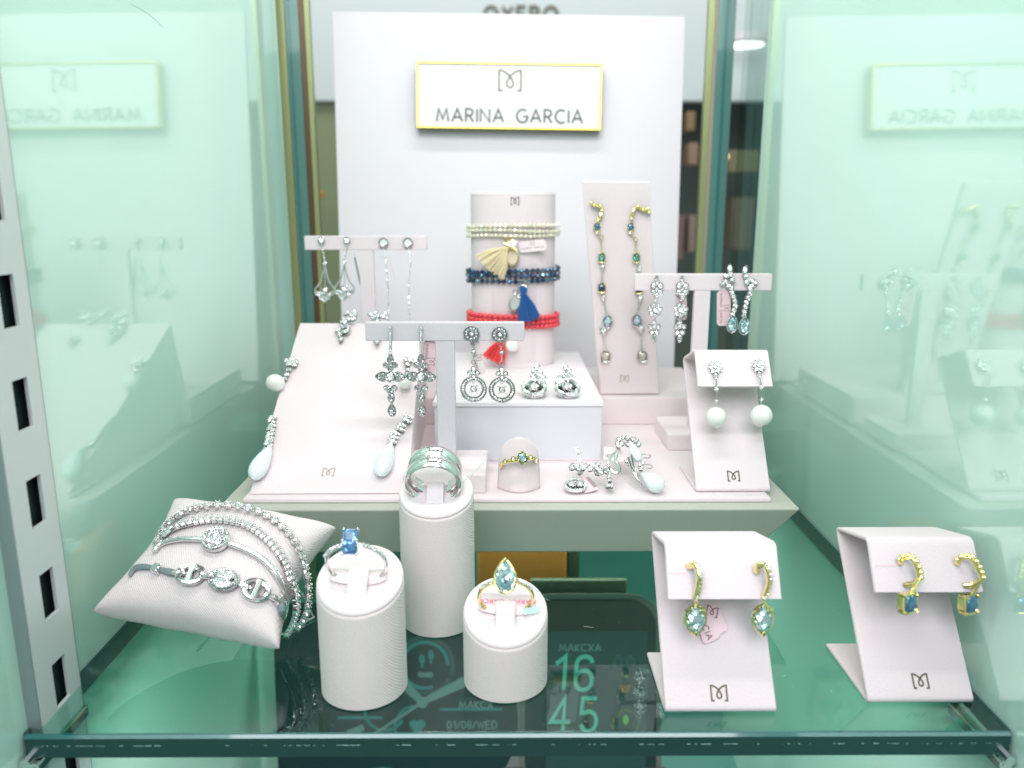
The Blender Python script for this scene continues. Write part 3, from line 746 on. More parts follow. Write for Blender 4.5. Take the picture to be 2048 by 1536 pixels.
# ring posts
def slope_top(mb, rr, zt, sl, lo):
    tn = math.tan(R(sl)); mb.v = [(x, y, z+(y+rr)*tn*(1 if z > zt-3 else max(0, (z-lo)/(zt-3-lo)) if z > lo else 0)) for x, y, z in mb.v]; return mb
def ring_post(px, py_base, pyt, wpx, label, zt, D, X, rr=15.4, sl=20):
    r = empty('ring_post', (X, D, 0), label, 'ring display post', 'cloth covered cylinders for rings')
    body = [(rr-.5, .1), (rr, .6)]+[(rr, 2+(zt-4)*q/6) for q in range(7)]+[(rr, zt-1.5), (rr-.15, zt-1.15), (rr-.7, zt-.85), (rr-1.6, zt-.8)]
    link('post_body', slope_top(MB().lathe(body, 64), rr, zt, sl, 2), 'twill', r)
    cap = MB().lathe([(rr-1.7, zt-.85), (rr-.6, zt-.6), (rr-.2, zt-.2), (rr-.2, zt+.45), (rr-.6, zt+1.15), (rr-1.8, zt+1.7), (rr*.62, zt+1.5), (rr*.5, zt+1.0), (rr*.3, zt+.8), (0, zt+.8)], 64)
    link('cap', slope_top(cap, rr, zt, sl, 2), 'cap', r)
    T0_ = Matrix.Translation((0, 0, zt+rr*math.tan(R(sl))+.8)) @ Matrix.Rotation(R(sl), 4, 'X')
    mb = MB().bevbox((-3.5, -.5, 0), (3.5, .6, 9.8), .45, T0_ @ Matrix.Translation((0, -8.8, .2)) @ Matrix.Rotation(R(-64), 4, 'X'))
    link('holding_tab', mb, 'cap', r)
    return r
def xat(px, D, z): 
    Z = (V((0, D, z))-CAMP).dot(CAMR @ V((0, 0, -1))); return (px-1016)*Z/FPX
postA = ring_post(0, 0, 0, 0, 'medium pale cylinder beside the pillow, holding the blue stone ring', 36.5, 258, xat(717, 250, 20))
postB = ring_post(0, 0, 0, 0, 'tallest pale cylinder, standing behind and holding the wide silver ring', 52, 305.5, xat(873, 300, 25), 15.3, 18)
postC = ring_post(0, 0, 0, 0, 'shortest pale cylinder, holding the gold ring with pear stone', 21.8, 262, xat(1010, 255, 10), 15.4)

# T stands
def t_stand(label, X, D, zb, zt, bw, bh, pw=8.8, base=(38, 39, 9), group='T shaped cloth earring stands', material='grey_cloth', lean=0, post_x=0):
    r = empty('t_stand', (X, D, zb), label, 'earring stand', group, Euler((0, 0, 0)))
    link('base', MB().bevbox((-base[0]/2, -base[1]/2, 0), (base[0]/2, base[1]/2, base[2]), .6), 'suede_pink' if material != 'grey_cloth' else 'suede', r)
    T = Matrix.Rotation(R(lean), 4, 'Y')
    link('post', MB().bevbox((-pw/2, -2, base[2]), (pw/2, 2, zt-zb-bh+.2), .5, T), material, r)
    link('bar', MB().bevbox((-bw/2, -2.3, zt-zb-bh), (bw/2, 2.3, zt-zb), .5, T), material, r)
    return r
tI = t_stand('nearest grey lilac T stand, in the middle, carrying cross and hoop earrings', -29.4, 366, TZ, 118.6, 74, 8.7)
tJ = t_stand('rear left T stand with fan earrings and long chain earrings', -86.4, 489, 58, 154, 74, 8.4, 8.8, material='suede')
tK = t_stand('right T stand with flower cluster and pear drop earrings', 106, 432, TZ, 135.6, 74.5, 9, 8.6, (38, 39, 9), material='suede')
frI = Frame((0, 366-2.3, 0), (0, -1, 0)); frJ = Frame((0, 489-2.3, 0), (0, -1, 0)); frK = Frame((0, 432-2.3, 0), (0, -1, 0))

# blocks behind
b1 = tag(link('display_block', MB().bevbox((-42, -47, 0), (42, 47, 16.8), .7), 'suede_pink', None, (-87, 513, TZ)), 'low pink block at the rear left, carrying the rear left T stand', 'display block', 'low pink blocks at the rear of the riser')
b2 = tag(link('display_block', MB().bevbox((-37, -47, 0), (37, 47, 16.8), .7), 'suede_pink', None, (88.5, 513, TZ)), 'low pink block at the rear right, under the tall earring card', 'display block', 'low pink blocks at the rear of the riser')
# centre box
cb = empty('display_box', (5.2, 468, TZ), 'pale grey and white box on the mat carrying the bracelet cylinder', 'display box')
link('box_body', MB().bevbox((-43.4, -72.4, 0), (43.4, 72, 28.8), .4), 'box_side', cb)
link('lid', MB().bevbox((-44, -73, 29.0), (44, 72.5, 31.6), .5), 'white_paper', cb)
link('base_trim', MB().bevbox((-43.8, -72.9, 0), (43.8, 72.4, .9), .2), 'suede_pink', cb)
BZ = TZ+31.6
# bracelet cylinder
CH = 107.0; ca, cb_ = 26.3, 17.5
cyl = empty('bracelet_cylinder', (3.2, 502, BZ), 'tall oval pinkish suede cylinder carrying three bead bracelets', 'bracelet stand')
link('cylinder_body', MB().lathe([(0, 0), (.985, 0), (1, .8), (1, 2.2), (.985, 2.6), (1, 3.0), (1, CH-2.6), (.985, CH-2.3), (1, CH-2.0), (1, CH-.8), (.98, CH), (0, CH+.1)], 72, None, ca, cb_), 'suede', cyl)
link('logo', logo_mb(4.3, .42, d=0), 'foil', cyl, at_y(1030, 402, 502-cb_-.35)-V((3.2, 502, BZ)), Frame((0, 0, 0), (0, -1, 0)).mat)
# tall card G
gF = Frame((0, 473, 58.2), (0, -math.cos(R(-8)), math.sin(R(-8))))
G0 = V((74.5, 474, 58.3))
gd = empty('earring_card', G0, 'tall narrow pink card on the rear right block, with long multicolour gem earrings', 'earring card')
cor = [gF.hit(*q) for q in ((1200, 789), (1318, 788), (1300, 364), (1165, 362))]
mb = MB(); nb = -gF.n*4
mb.hexa([cor[0]-G0, cor[1]-G0, cor[1]+nb-G0, cor[0]+nb-G0], [cor[3]-G0, cor[2]-G0, cor[2]+nb-G0, cor[3]+nb-G0])
g_ = link('card', mb, 'suede_pink', gd); bv = g_.modifiers.new('edge', 'BEVEL'); bv.width = .0006; bv.segments = 2
p = gF.hit(1249, 757, .12); link('logo', logo_mb(4.3, .42, rot=.0), 'foil_pale', gd, p-G0, gF.mat)
link('back_support', MB().box((-8, 5, 0), (8, 26, 60)), 'suede_pink', gd)
# wedge
WP0 = (349, TZ+2.2); WP1 = (465, 104.5)
wF = plane2(*WP0, *WP1)
W0 = V((-85, 349, TZ))
wd = empty('slanted_board', W0, 'large slanted pink board at left with opal, pearl and cluster earrings', 'earring board')
c = [wF.hit(*q) for q in ((499, 988), (814, 986), (846, 647), (600, 646))]
c = [V(q) for q in c]; bk = V((0, 10, 0))
lo = [c[0], c[1], V((c[1].x, 472, TZ)), V((c[0].x, 472, TZ))]
mb = MB(); bot = [V((q.x, q.y, TZ+.05)) for q in (c[0], c[1])]
A_, B_, C_, D_ = c[0]-W0, c[1]-W0, c[2]-W0, c[3]-W0
A0 = V((A_.x, A_.y+.6, .05)); B0 = V((B_.x, B_.y+.6, .05)); C0 = V((C_.x, 482-W0.y, .05)); D0 = V((D_.x, 482-W0.y, .05))
mb.add([A_, B_, C_, D_, A0, B0, C0, D0], [(0, 1, 2, 3), (4, 5, 1, 0), (5, 6, 2, 1), (6, 7, 3, 2), (7, 4, 0, 3), (7, 6, 5, 4)])
w_ = link('board_body', mb, 'suede', wd); bv = w_.modifiers.new('edge', 'BEVEL'); bv.width = .0010; bv.segments = 3
p = wF.hit(657, 944, .15); link('logo', logo_mb(4.9, .42, rot=0), 'foil_pale', wd, p-W0, wF.mat)

# ================================================================== JEWELS
def tagcard(J_, cx, cy, w_, h_, rot, d=0, m='tag', txt=True, tcol='ink', parent=None, only='MARINA GARCIA', lx=0.0, name='price_tag'):
    """pink brand tag, px sizes, as a part hanging from the jewel"""
    a, b = J_.ab(cx, cy); k = J_.k; W, H = w_*k, h_*k; cc = min(W, H)*.18
    o = [(-W/2+cc, -H/2), (W/2-cc, -H/2), (W/2, -H/2+cc), (W/2, H/2-cc), (W/2-cc, H/2), (-W/2+cc, H/2), (-W/2, H/2-cc), (-W/2, -H/2+cc)]
    t = J_.obj(name, MB().plate(rotp(o, a, b, rot), d, d+.15), m, parent)
    if txt:
        hgt = W*.14 if H > W else H*.22
        r2 = rot-PI/2 if H > W else rot
        long_ = max(W, H)*.84
        gp = .38
        mb, Wd = text_mb(only, 1, .1, gp); sz = long_/Wd
        ox = -W*.20 if H > W else 0; oy = 0 if H > W else -H*.16
        x = a+ox*math.cos(rot)-oy*math.sin(rot); y = b+ox*math.sin(rot)+oy*math.cos(rot)
        mb, _ = text_mb(only, sz, max(.13, sz*.14), gp, rot=r2, d=d+.2, org=(x, y)); J_.obj('print', mb, tcol, parent or t) if parent is None else J_.obj('print', mb, tcol, t)
        ox = W*.18 if H > W else 0; oy = 0 if H > W else H*.22
        x = a+ox*math.cos(rot)-oy*math.sin(rot); y = b+ox*math.sin(rot)+oy*math.cos(rot)
        J_.obj('logo', logo_mb(sz*2.3, max(.13, sz*.16), rot=r2, d=d+.2, org=(x, y)), tcol, t)
    return t
def setting(j, parts, d=.4, th=.9, m='silver', rimr=.28, sp=.80, sr=.35, name='setting', stone='diamond'):
    """each part: outline; a metal plate with a rim and pave stones; one object per outline"""
    res = []
    for o in parts:
        mb = MB().plate(o, d-th, d-.1); mb.rim(o, d, rimr)
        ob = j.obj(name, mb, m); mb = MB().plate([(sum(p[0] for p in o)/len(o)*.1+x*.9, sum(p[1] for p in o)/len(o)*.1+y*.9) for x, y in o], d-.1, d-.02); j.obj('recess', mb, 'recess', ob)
        ca_ = sum(p[0] for p in o)/len(o); cb2 = sum(p[1] for p in o)/len(o)
        ins = [(ca_+(x-ca_)*.82, cb2+(y-cb2)*.82) for x, y in o]
        ps_ = MB().pave(ins, sp, sr, d+.02)
        if ps_.v: j.obj('pave_stones', MBflat(ps_, 'pave_stones'), stone, ob, kind='stuff')
        res.append(ob)
    return res
def MBflat(mb, name): return mb.mesh(name, flat=True)
def bezelstone(j, px, py, wpx, hpx=None, shape='ell', m='diamond', metal='silver', d=.5, rot=0, name='stone', rim=.22, prongs=0, parent=None, thick=1.2):
    a, b = j.ab(px, py); k = j.k; w_ = wpx*k; h_ = (hpx or wpx)*k
    fn = {'ell': lambda W, H: ell(W, H, 12, a, b, rot), 'pear': lambda W, H: pear(W, H, 14, a, b, rot), 'marq': lambda W, H: marq(W, H, 12, a, b, rot),
          'rect': lambda W, H: rect(W, H, min(W, H)*.22, a, b, rot)}[shape]
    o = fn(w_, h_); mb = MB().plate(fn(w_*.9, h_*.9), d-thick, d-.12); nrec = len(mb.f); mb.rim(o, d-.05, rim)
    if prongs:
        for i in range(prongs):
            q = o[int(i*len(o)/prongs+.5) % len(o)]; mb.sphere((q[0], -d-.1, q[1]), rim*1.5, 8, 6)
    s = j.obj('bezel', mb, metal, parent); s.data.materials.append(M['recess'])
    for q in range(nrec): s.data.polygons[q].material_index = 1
    j.gem(fn(w_*.80, h_*.80), m, d, min(w_, h_)*.55, name, s)
    return s
def linkring(j, px, py, r, m='silver', name='jump_ring', tube=.16):
    a, b = j.ab(px, py); return j.obj(name, MB().tube([(a+r*math.cos(t*PI/6), -.5+ .15*math.sin(t*PI/6), b+r*math.sin(t*PI/6)) for t in range(12)], tube, 6, closed=True), m)
def bar(j, pts, r, m='silver', name='bar', d=.4):
    return j.obj(name, MB().tube([(*[j.ab(*p)[0]], -d, j.ab(*p)[1]) for p in pts], r, 8), m)
def pearlpart(j, px, py, rx, ry=None, d=2, m='pearl', name='pearl', rot=0):
    a, b = j.ab(px, py); k = j.k; ry = ry or rx
    T = Matrix.Translation((a, -d, b)) @ Matrix.Rotation(-rot, 4, 'Y')
    return j.obj(name, MB().sphere((0, 0, 0), (rx*k, rx*k, ry*k), 28, 18, T), m)
def dropshape(j, px, py, w_, h_, rot=0, d=2, m='opal', name='opal_drop'):
    a, b = j.ab(px, py); k = j.k; H = h_*k; W = w_*k/2; prof = []
    for i in range(17):
        t = i/16; z = t*H-H*.5
        r = W*math.sqrt(max(0, 1-((t-.32)/.32)**2)) if t < .32 else W*(math.cos((t-.32)/.68*PI/2)**.9*.86+.14*(1-(t-.32)/.68))
        prof.append((max(r, .0001 if i in (0, 16) else .05), z))
    prof[0] = (0, -H*.5)
    T = Matrix.Translation((a, -d, b)) @ Matrix.Rotation(-rot, 4, 'Y')
    return j.obj(name, MB().lathe(prof, 24, T), m)

# --- centre T stand: cross shaped pave earrings
def cross_earring(dx, dy, lab, tagit=False):
    f = lambda x, y: (x+dx, y+dy)
    j = J(frI, *f(781, 655), .9, 'cross_earring', lab, 'earring', 'pave cross drop earrings on the nearest T stand')
    k = j.k
    mb = MB().tube([j.p3(*f(781, 653), .2), j.p3(*f(781, 675), .4), j.p3(*f(781, 700), .4)], .8, 8); h = j.obj('hook_bar', mb, 'silver')
    mb = MB().along([j.ab(*f(781, 655)), j.ab(*f(781, 700))], 1.0, .42, 1.15); j.obj('pave_stones', MBflat(mb, 'pave_stones'), 'diamond', h, kind='stuff')
    linkring(j, *f(781, 706), .8)
    C_ = lambda x, y: j.ab(*f(x, y))
    parts = [pear(13*k, 22*k, 14, *C_(781, 718))]
    for x, y, r in ((772, 730, 11), (790, 730, 11), (781, 737, 11)): parts.append(ell(r*k, r*k, 12, *C_(x, y)))
    parts += [pear(20*k, 27*k, 14, *C_(764, 753), PI/2), pear(20*k, 27*k, 14, *C_(798, 753), -PI/2)]
    for x, y, r in ((774, 776, 12), (789, 776, 12), (781.5, 782, 13)): parts.append(ell(r*k, r*k, 12, *C_(x, y)))
    parts.append(marq(14*k, 24*k, 12, *C_(782.5, 795)))
    setting(j, parts, .5, 1.0, name='petal')
    bezelstone(j, *f(781, 753), 18, 20, 'rect', d=1.1, rot=PI/8)
    bezelstone(j, *f(781, 753), 9, 9, 'ell', d=1.5)
    linkring(j, *f(783, 807), .6)
    setting(j, [pear(17*k, 26*k, 14, *C_(784, 820))], .5, .9, name='drop')
    bezelstone(j, *f(784, 822), 8, 10, 'pear', d=.8)
    return j
cross_earring(0, 0, 'pave cross drop earring at the far left of the nearest T stand')
j = cross_earring(61, 0, 'pave cross drop earring overlapping a pink tag, beside the T stand post')
tagcard(j, 857, 725, 27, 84, R(-4), -3.2)
# hoop earrings
def hoop(dx, dy, lab, tagit):
    f = lambda x, y: (x+dx, y+dy)
    j = J(frI, *f(943, 668), .8, 'hoop_earring', lab, 'earring', 'pave hoop drop earrings on the nearest T stand'); k = j.k
    C_ = lambda x, y: j.ab(*f(x, y))
    a, b = C_(943, 667); o = ell(30*k, 30*k, 24, a, b)
    mb = MB().plate(o, -.4, .6); mb.rim(o, .6, .3); mb.rim(ell(13*k, 13*k, 16, a, b), .9, .28); s = j.obj('stud_disc', mb, 'silver_dark')
    ps_ = MB()
    for i in range(11):
        t = 2*PI*i/11; ps_.stone(a+10.5*k*math.cos(t), b+10.5*k*math.sin(t), .62, .65, 8)
    j.obj('pave_stones', MBflat(ps_, 'pave_stones'), 'diamond', s, kind='stuff')
    bezelstone(j, *f(943, 667), 10, 10, 'ell', d=1.1, rim=.18)
    linkring(j, *f(946, 686), .95, tube=.25)
    bar(j, [f(946, 690), f(946, 699)], .28); bezelstone(j, *f(947, 703), 8, 8, d=.7); bar(j, [f(947, 708), f(947, 718)], .28); linkring(j, *f(947, 724), .9, tube=.22)
    for x, y in ((947, 737), (940, 745), (955, 745), (947.5, 753)): bezelstone(j, *f(x, y), 9.5, 9.5, d=.8)
    a, b = C_(947.5, 777.5); mb = MB(); n = 48; ro, ri = 26.5*k, 17.5*k
    vs = []; fs = []
    for i in range(n):
        t = 2*PI*i/n; c_, s_ = math.cos(t), math.sin(t)
        vs += [(a+ro*c_, .5, b+ro*s_), (a+ro*c_, -.6, b+ro*s_), (a+ri*c_, -.6, b+ri*s_), (a+ri*c_, .5, b+ri*s_)]
    for i in range(n):
        q = i*4; q2 = ((i+1) % n)*4
        for e in range(4): fs.append((q+e, q2+e, q2+(e+1) % 4, q+(e+1) % 4))
    mb.add(vs, fs); mb.rim(ell(2*ro, 2*ro, 48, a, b), .6, .22); mb.rim(ell(2*ri, 2*ri, 40, a, b), .6, .2)
    h = j.obj('hoop', mb, 'silver')
    ps_ = MB()
    for i in range(27):
        t = 2*PI*i/27; ps_.stone(a+(ro+ri)/2*math.cos(t), b+(ro+ri)/2*math.sin(t), .56, .62, 8)
    j.obj('pave_stones', MBflat(ps_, 'pave_stones'), 'diamond', h, kind='stuff')
    linkring(j, *f(947.5, 763), .6)
    bezelstone(j, *f(947.5, 777), 13, 13, 'ell', d=.9, prongs=4, rim=.2)
    mb = MB()
    for x, y in ((940.5, 770), (954.5, 770), (940.5, 784), (954.5, 784)): mb.sphere(j.p3(*f(x, y), .7), .55, 8, 6)
    j.obj('prong_balls', mb, 'silver')
    return j
j = hoop(0, 0, 'pave hoop earring with pink tag behind, just right of the nearest T stand post', 1)
tagcard(j, 954, 718, 22, 70, R(10), -3, m='tag_pale')
hoop(56.5, 1.5, 'pave hoop drop earring nearest the right end of the nearest T stand bar', 0)

# --- rear left T stand
def fan(px, py, bx, by, lab):
    j = J(frJ, px, py, .8, 'fan_earring', lab, 'earring', 'fan shaped drop earrings on the rear left T stand'); k = j.k
    bezelstone(j, px, py, 13, 14, d=.8); 
    bar(j, [(px+1, py+8), (bx, by-57)], .42); mb = MB().along([j.ab(px+1, py+8), j.ab(bx, by-60)], .9, .3, .8); j.obj('pave_stones', MBflat(mb, 'p'), 'diamond', kind='stuff')
    bezelstone(j, bx, by-56, 8, 8, d=.7)
    for s in (-1, 1):
        bar(j, [(bx+s*1, by-51), (bx+s*3, by-38), (bx+s*8, by-20), (bx+s*20, by-4), (bx+s*18, by+3)], .45, name='flare_wire')
    a, b = j.ab(bx, by); 
    o = [j.ab(bx+x, by+y) for x, y in ((-21, -3), (-18, 6), (-12, 8), (-10, 15), (-4, 17), (0, 22), (4, 17), (10, 15), (12, 8), (18, 6), (21, -3), (10, 2), (0, 6), (-10, 2))]
    mb = MB().plate(o, 0, .5); mb.rim(o, .5, .3); h = j.obj('fan_plate', mb, 'silver_dark'); j.obj('pave_stones', MBflat(MB().pave(o, .95, .42, .55), 'p'), 'diamond', h, kind='stuff')
    bezelstone(j, bx, by-2, 13, 13, d=.9); bar(j, [(bx, by-50), (bx, by-9)], .3)
fan(643, 481, 650, 583, 'fan shaped drop earring at the left end of the rear left T stand')
fan(694, 481, 689, 580, 'fan shaped drop earring with blush reflection, second on the rear left T stand')
for (px, x2, lb) in ((767, 777, 'long stone chain earring just right of the rear T stand post'), (816, 819, 'long stone chain earring at the right end of the rear left T stand')):
    j = J(frJ, px, 486, .8, 'chain_earring', lb, 'earring', 'long chain earrings on the rear left T stand')
    bezelstone(j, px, 486, 19, 19, d=.8, rim=.3, name='stud_stone')
    pts = spline([(px+2, 496, 0), (px+5, 530, 0), (x2-1, 570, 0), (x2, 650, 0)], 6); q = [(j.ab(p.x, p.y)[0], -.3, j.ab(p.x, p.y)[1]) for p in pts]
    j.obj('chain', MB().tube(q, .34, 6), 'silver_dark'); j.obj('chain_stones', MBflat(MB().along([(p[0], p[2]) for p in q], 1.35, .55, .55), 'p'), 'diamond', kind='stuff')
j = J(frJ, 712, 520, -4, 'hanging_tag', 'thin silver grey tag strip hanging beside the rear left T stand post', 'tag')
bar(j, [(708, 505), (712, 518)], .12); j.obj('strip', MB().plate([j.ab(x, y) for x, y in ((708, 516), (711, 513), (721, 560), (722, 572), (719, 568))], 0, .3), 'silver_dark')
bar(j, [(779, 520), (791, 558)], .2, M['tag'], 'pink_thread')

# --- right T stand
def trefoil(j, cx, cy, s, up=True, name='trefoil', d=.5):
    sg_ = -1 if up else 1
    for x, y in ((-.55, sg_*-.0), (.55, sg_*-.0), (0, sg_*.75)): bezelstone(j, cx+x*s, cy+y*s, s*1.0, s*1.0, d=d, rim=.22, parent=None)
def flower_earring(px, lab, dxs=0):
    j = J(frK, px, 556, .8, 'flower_earring', lab, 'earring', 'flower cluster drop earrings on the right T stand'); k = j.k
    setting(j, [marq(7*k, 14*k, 10, *j.ab(px, 558))], .5, .8)
    for x, y, r in ((-6, 571, 12), (7, 571, 12), (0, 565, 9), (0, 579, 9), (-7, 584, 11), (7, 584, 11), (0, 590, 10)): bezelstone(j, px+x, y, r, r, d=.6, rim=.24)
    setting(j, [marq(6*k, 10*k, 10, *j.ab(px, 596))], .5, .8)
    linkring(j, px-1, 602, .7)
    cx, cy = px-3, 620
    for i in range(7):
        t = 2*PI*i/7+PI/2; bezelstone(j, cx+10*math.cos(t), cy+10*math.sin(t), 9, 9, d=.6, rim=.24)
    bezelstone(j, cx, cy, 13, 13, d=1.0, rim=.25)
    linkring(j, px-4, 638, .7)
    cx = px-5
    for x, y, r in ((0, 646, 10), (-8, 653, 10), (8, 653, 10), (0, 654, 9), (-5, 665, 11), (5, 665, 11)): bezelstone(j, cx+x, y, r, r, d=.6, rim=.24)
    setting(j, [marq(9*k, 19*k, 10, *j.ab(cx, 676))], .5, .8)
    return j
flower_earring(1313, 'flower cluster drop earring at the left end of the right T stand')
j = flower_earring(1364, 'flower cluster drop earring with pink tag behind, left of the right T stand post')
tagcard(j, 1364, 613, 23, 58, R(3), -2.6, txt=False)
def pear_earring(lab, mx, my, fl, chain, drop, rot, tg=False):
    j = J(frK, mx, my, 1.2, 'pear_drop_earring', lab, 'earring', 'aqua pear drop earrings on the right T stand'); k = j.k
    bezelstone(j, mx, my, 9, 20, 'marq', d=1, rot=rot)
    for i, (x, y) in enumerate(fl): bezelstone(j, x, y, 10 if i % 2 else 12, 9, 'ell' if i % 3 else 'marq', d=.8+.2*(i % 2), rim=.18, rot=i)
    for x, y in chain: bezelstone(j, x, y, 8.5, 9.5, 'rect', d=.7, rot=PI/4, rim=.16)
    bezelstone(j, *drop, 23, 36, 'pear', 'aqua', 'silver', d=1.6, prongs=3, rim=.25, thick=1.6)
    return j
j = pear_earring('aqua pear drop earring beside the lettered tag on the right T stand', 1459, 538, [(1452, 552), (1461, 549), (1465, 560), (1450, 563), (1457, 571), (1444, 567), (1461, 575)], [(1463, 584), (1466, 593), (1469, 602), (1470, 611), (1467, 620), (1464, 629)], (1463, 647), .1)
tagcard(j, 1449, 617, 28, 72, R(3), -1.6)
pear_earring('aqua pear drop earring nearest the right end of the right T stand', 1489, 541, [(1492, 553), (1497, 560), (1493, 565), (1504, 561), (1503, 570), (1511, 565), (1501, 577)], [(1499, 586), (1495, 595), (1492, 604), (1490, 613), (1488, 622), (1487, 631)], (1487, 651), -.25)

# --- tall card: multicolour earrings
def gemline(dx, lab, crawler, pts):
    j = J(gF, pts[0][0], pts[0][1], .8, 'gem_line_earring', lab, 'earring', 'long multicolour gem earrings on the tall card')
    cr3 = spline([(x, y, 0) for x, y in crawler], 5); j.obj('gold_crawler', MB().tube([j.p3(p.x, p.y, 1.2+.6*math.sin(i)) for i, p in enumerate(cr3)], [1.0+.45*math.sin(i*1.7) for i in range(len(cr3))], 8), 'gold')
    mb = MB()
    for x, y in crawler: mb.sphere(j.p3(x, y, 2), 1.0, 8, 6)
    j.obj('gold_beads', mb, 'gold')
    for i, (x, y, w_, h_, sh_, m_, me_) in enumerate(pts): bezelstone(j, x, y, w_, h_, sh_, m_, me_, d=1.2, prongs=4 if w_ > 12 else 0, rim=.3)
    for i in range(len(pts)-1):
        a, b = pts[i], pts[i+1]; me_ = 'gold' if i < 3 else 'silver'
        A = (a[0], a[1]+a[3]*.45); B = (b[0], b[1]-b[3]*.45)
        if B[1]-A[1] > 4:
            bar(j, [A, B], .32, me_, 'chain', .5)
            mb = MB().along([j.ab(*A), j.ab(*B)], 1.5, .55, .8); j.obj('chain_stones', MBflat(mb, 'p'), me_, kind='stuff')
gemline(0, 'left long earring of coloured gems on the tall card', [(1182, 405), (1188, 410), (1200, 411), (1203, 420), (1201, 430), (1195, 440)],
        [(1194, 453, 13, 17, 'ell', 'denim', 'gold'), (1194, 464, 7, 7, 'ell', 'diamond', 'gold'), (1202, 473, 7, 7, 'ell', 'diamond', 'gold'), (1203, 515, 13, 19, 'rect', 'emerald', 'gold'), (1205, 533, 8, 10, 'ell', 'diamond', 'silver'), (1203, 575, 14, 20, 'rect', 'navy', 'gold'), (1206, 594, 8, 11, 'ell', 'diamond', 'silver'),
         (1215, 642, 20, 28, 'ell', 'aqua', 'silver'), (1207, 659, 15, 15, 'ell', 'diamond', 'silver'), (1210, 712, 20, 24, 'rect', 'champagne', 'silver')])
gemline(0, 'right long earring of coloured gems on the tall card', [(1297, 424), (1294, 417), (1285, 419), (1274, 412), (1266, 421), (1262, 436)],
        [(1261, 453, 13, 17, 'ell', 'denim', 'gold'), (1259, 464, 7, 7, 'ell', 'diamond', 'gold'), (1271, 478, 6, 6, 'ell', 'diamond', 'gold'), (1272, 515, 13, 19, 'rect', 'emerald', 'gold'), (1277, 538, 8, 10, 'ell', 'diamond', 'silver'), (1277, 577, 14, 20, 'rect', 'navy', 'gold'), (1280, 596, 8, 11, 'ell', 'diamond', 'silver'),
         (1273, 640, 20, 28, 'ell', 'aqua', 'silver'), (1281, 657, 15, 15, 'ell', 'diamond', 'silver'), (1284, 712, 20, 24, 'rect', 'champagne', 'silver')])

# --- slanted board jewels
def leafspray(j, pts, s=15, d0=1.5):
    for i, (x, y, a) in enumerate(pts): bezelstone(j, x, y, s*.62, s*1.15, 'marq', d=d0+.5*(i % 3), rot=a, rim=.2)
j = J(wF, 695, 640, 1.2, 'cluster_earring', 'leafy white stone cluster earring at top left of the slanted board', 'earring', 'leafy stone cluster earrings on the slanted board')
leafspray(j, [(709, 627, -.5), (703, 634, .6), (695, 633, -.9), (699, 643, -.3), (690, 645, .8), (707, 645, -1), (692, 655, -.4), (684, 657, .9), (697, 660, .5), (687, 668, -.5), (680, 673, .5), (694, 669, -.9), (683, 682, -.2), (712, 634, .3), (688, 650, 1.4), (677, 664, -.8)], 14)
j = J(wF, 750, 640, 1.2, 'cluster_earring', 'leafy white stone cluster earring half hidden above the nearest T stand bar', 'earring', 'leafy stone cluster earrings on the slanted board')
leafspray(j, [(744, 627, .5), (750, 632, -.6), (741, 634, .9), (757, 636, .3), (748, 640, -.8), (764, 638, 1), (770, 632, -.4), (756, 646, .3), (755, 690, .2), (753, 681, -.5), (760, 678, .6), (772, 640, .9)], 14)
j = J(wF, 582, 728, 1.5, 'pearl_earring', 'large white pearl drop earring on the left edge of the slanted board', 'earring', 'pearl drop earrings on the slanted board')
for i, (x, y) in enumerate(((574, 725), (584, 722), (592, 727), (578, 732), (589, 733), (583, 728))): bezelstone(j, x, y, 11, 11, d=1.5+.3*(i % 2), rim=.22)
for x, y in ((578, 742), (574, 752), (570, 760)): bezelstone(j, x, y, 11, 9, d=1.2)
pearlpart(j, 553, 776, 18, 16, d=3.5)
j = J(wF, 815, 735, 1.5, 'pearl_earring', 'white pearl drop earring on the right edge of the slanted board', 'earring', 'pearl drop earrings on the slanted board')
for i, (x, y) in enumerate(((812, 722), (821, 724), (815, 731))): bezelstone(j, x, y, 11, 11, d=1.4, rim=.22)
for x, y in ((815, 742), (814, 751)): bezelstone(j, x, y, 9, 8, d=1.2)
pearlpart(j, 811, 774, 13, 13, d=3)
def opal_earring(lab, cl, drop, rot):
    j = J(wF, cl[0][0], cl[0][1], 1.3, 'opal_earring', lab, 'earring', 'milky opal drop earrings on the slanted board')
    for n_, (x, y) in enumerate(cl):
        for q in range(4):
            t = PI/4+q*PI/2+.3; bezelstone(j, x+5.5*math.cos(t), y+5.5*math.sin(t), 9, 9, d=1+.3*(q % 2), rim=.2)
    x, y = drop; L_ = 30
    j.obj('cap', MB().tube([j.p3(x-(-math.sin(rot))*-0+math.sin(rot)*28, y-28*math.cos(rot), 2.6), j.p3(x+math.sin(rot)*20, y-20*math.cos(rot), 2.6)], [.8, 1.7], 10), 'silver')
    dropshape(j, x, y, 34, 92, -rot, 3.2)
opal_earring('milky opal drop earring at lower left of the slanted board', [(545, 842), (544, 858), (541, 874), (538, 888)], (527, 932), R(9))
opal_earring('milky opal drop earring at lower right of the slanted board', [(815, 841), (802, 858), (788, 874), (786, 882)], (773, 925), R(8))

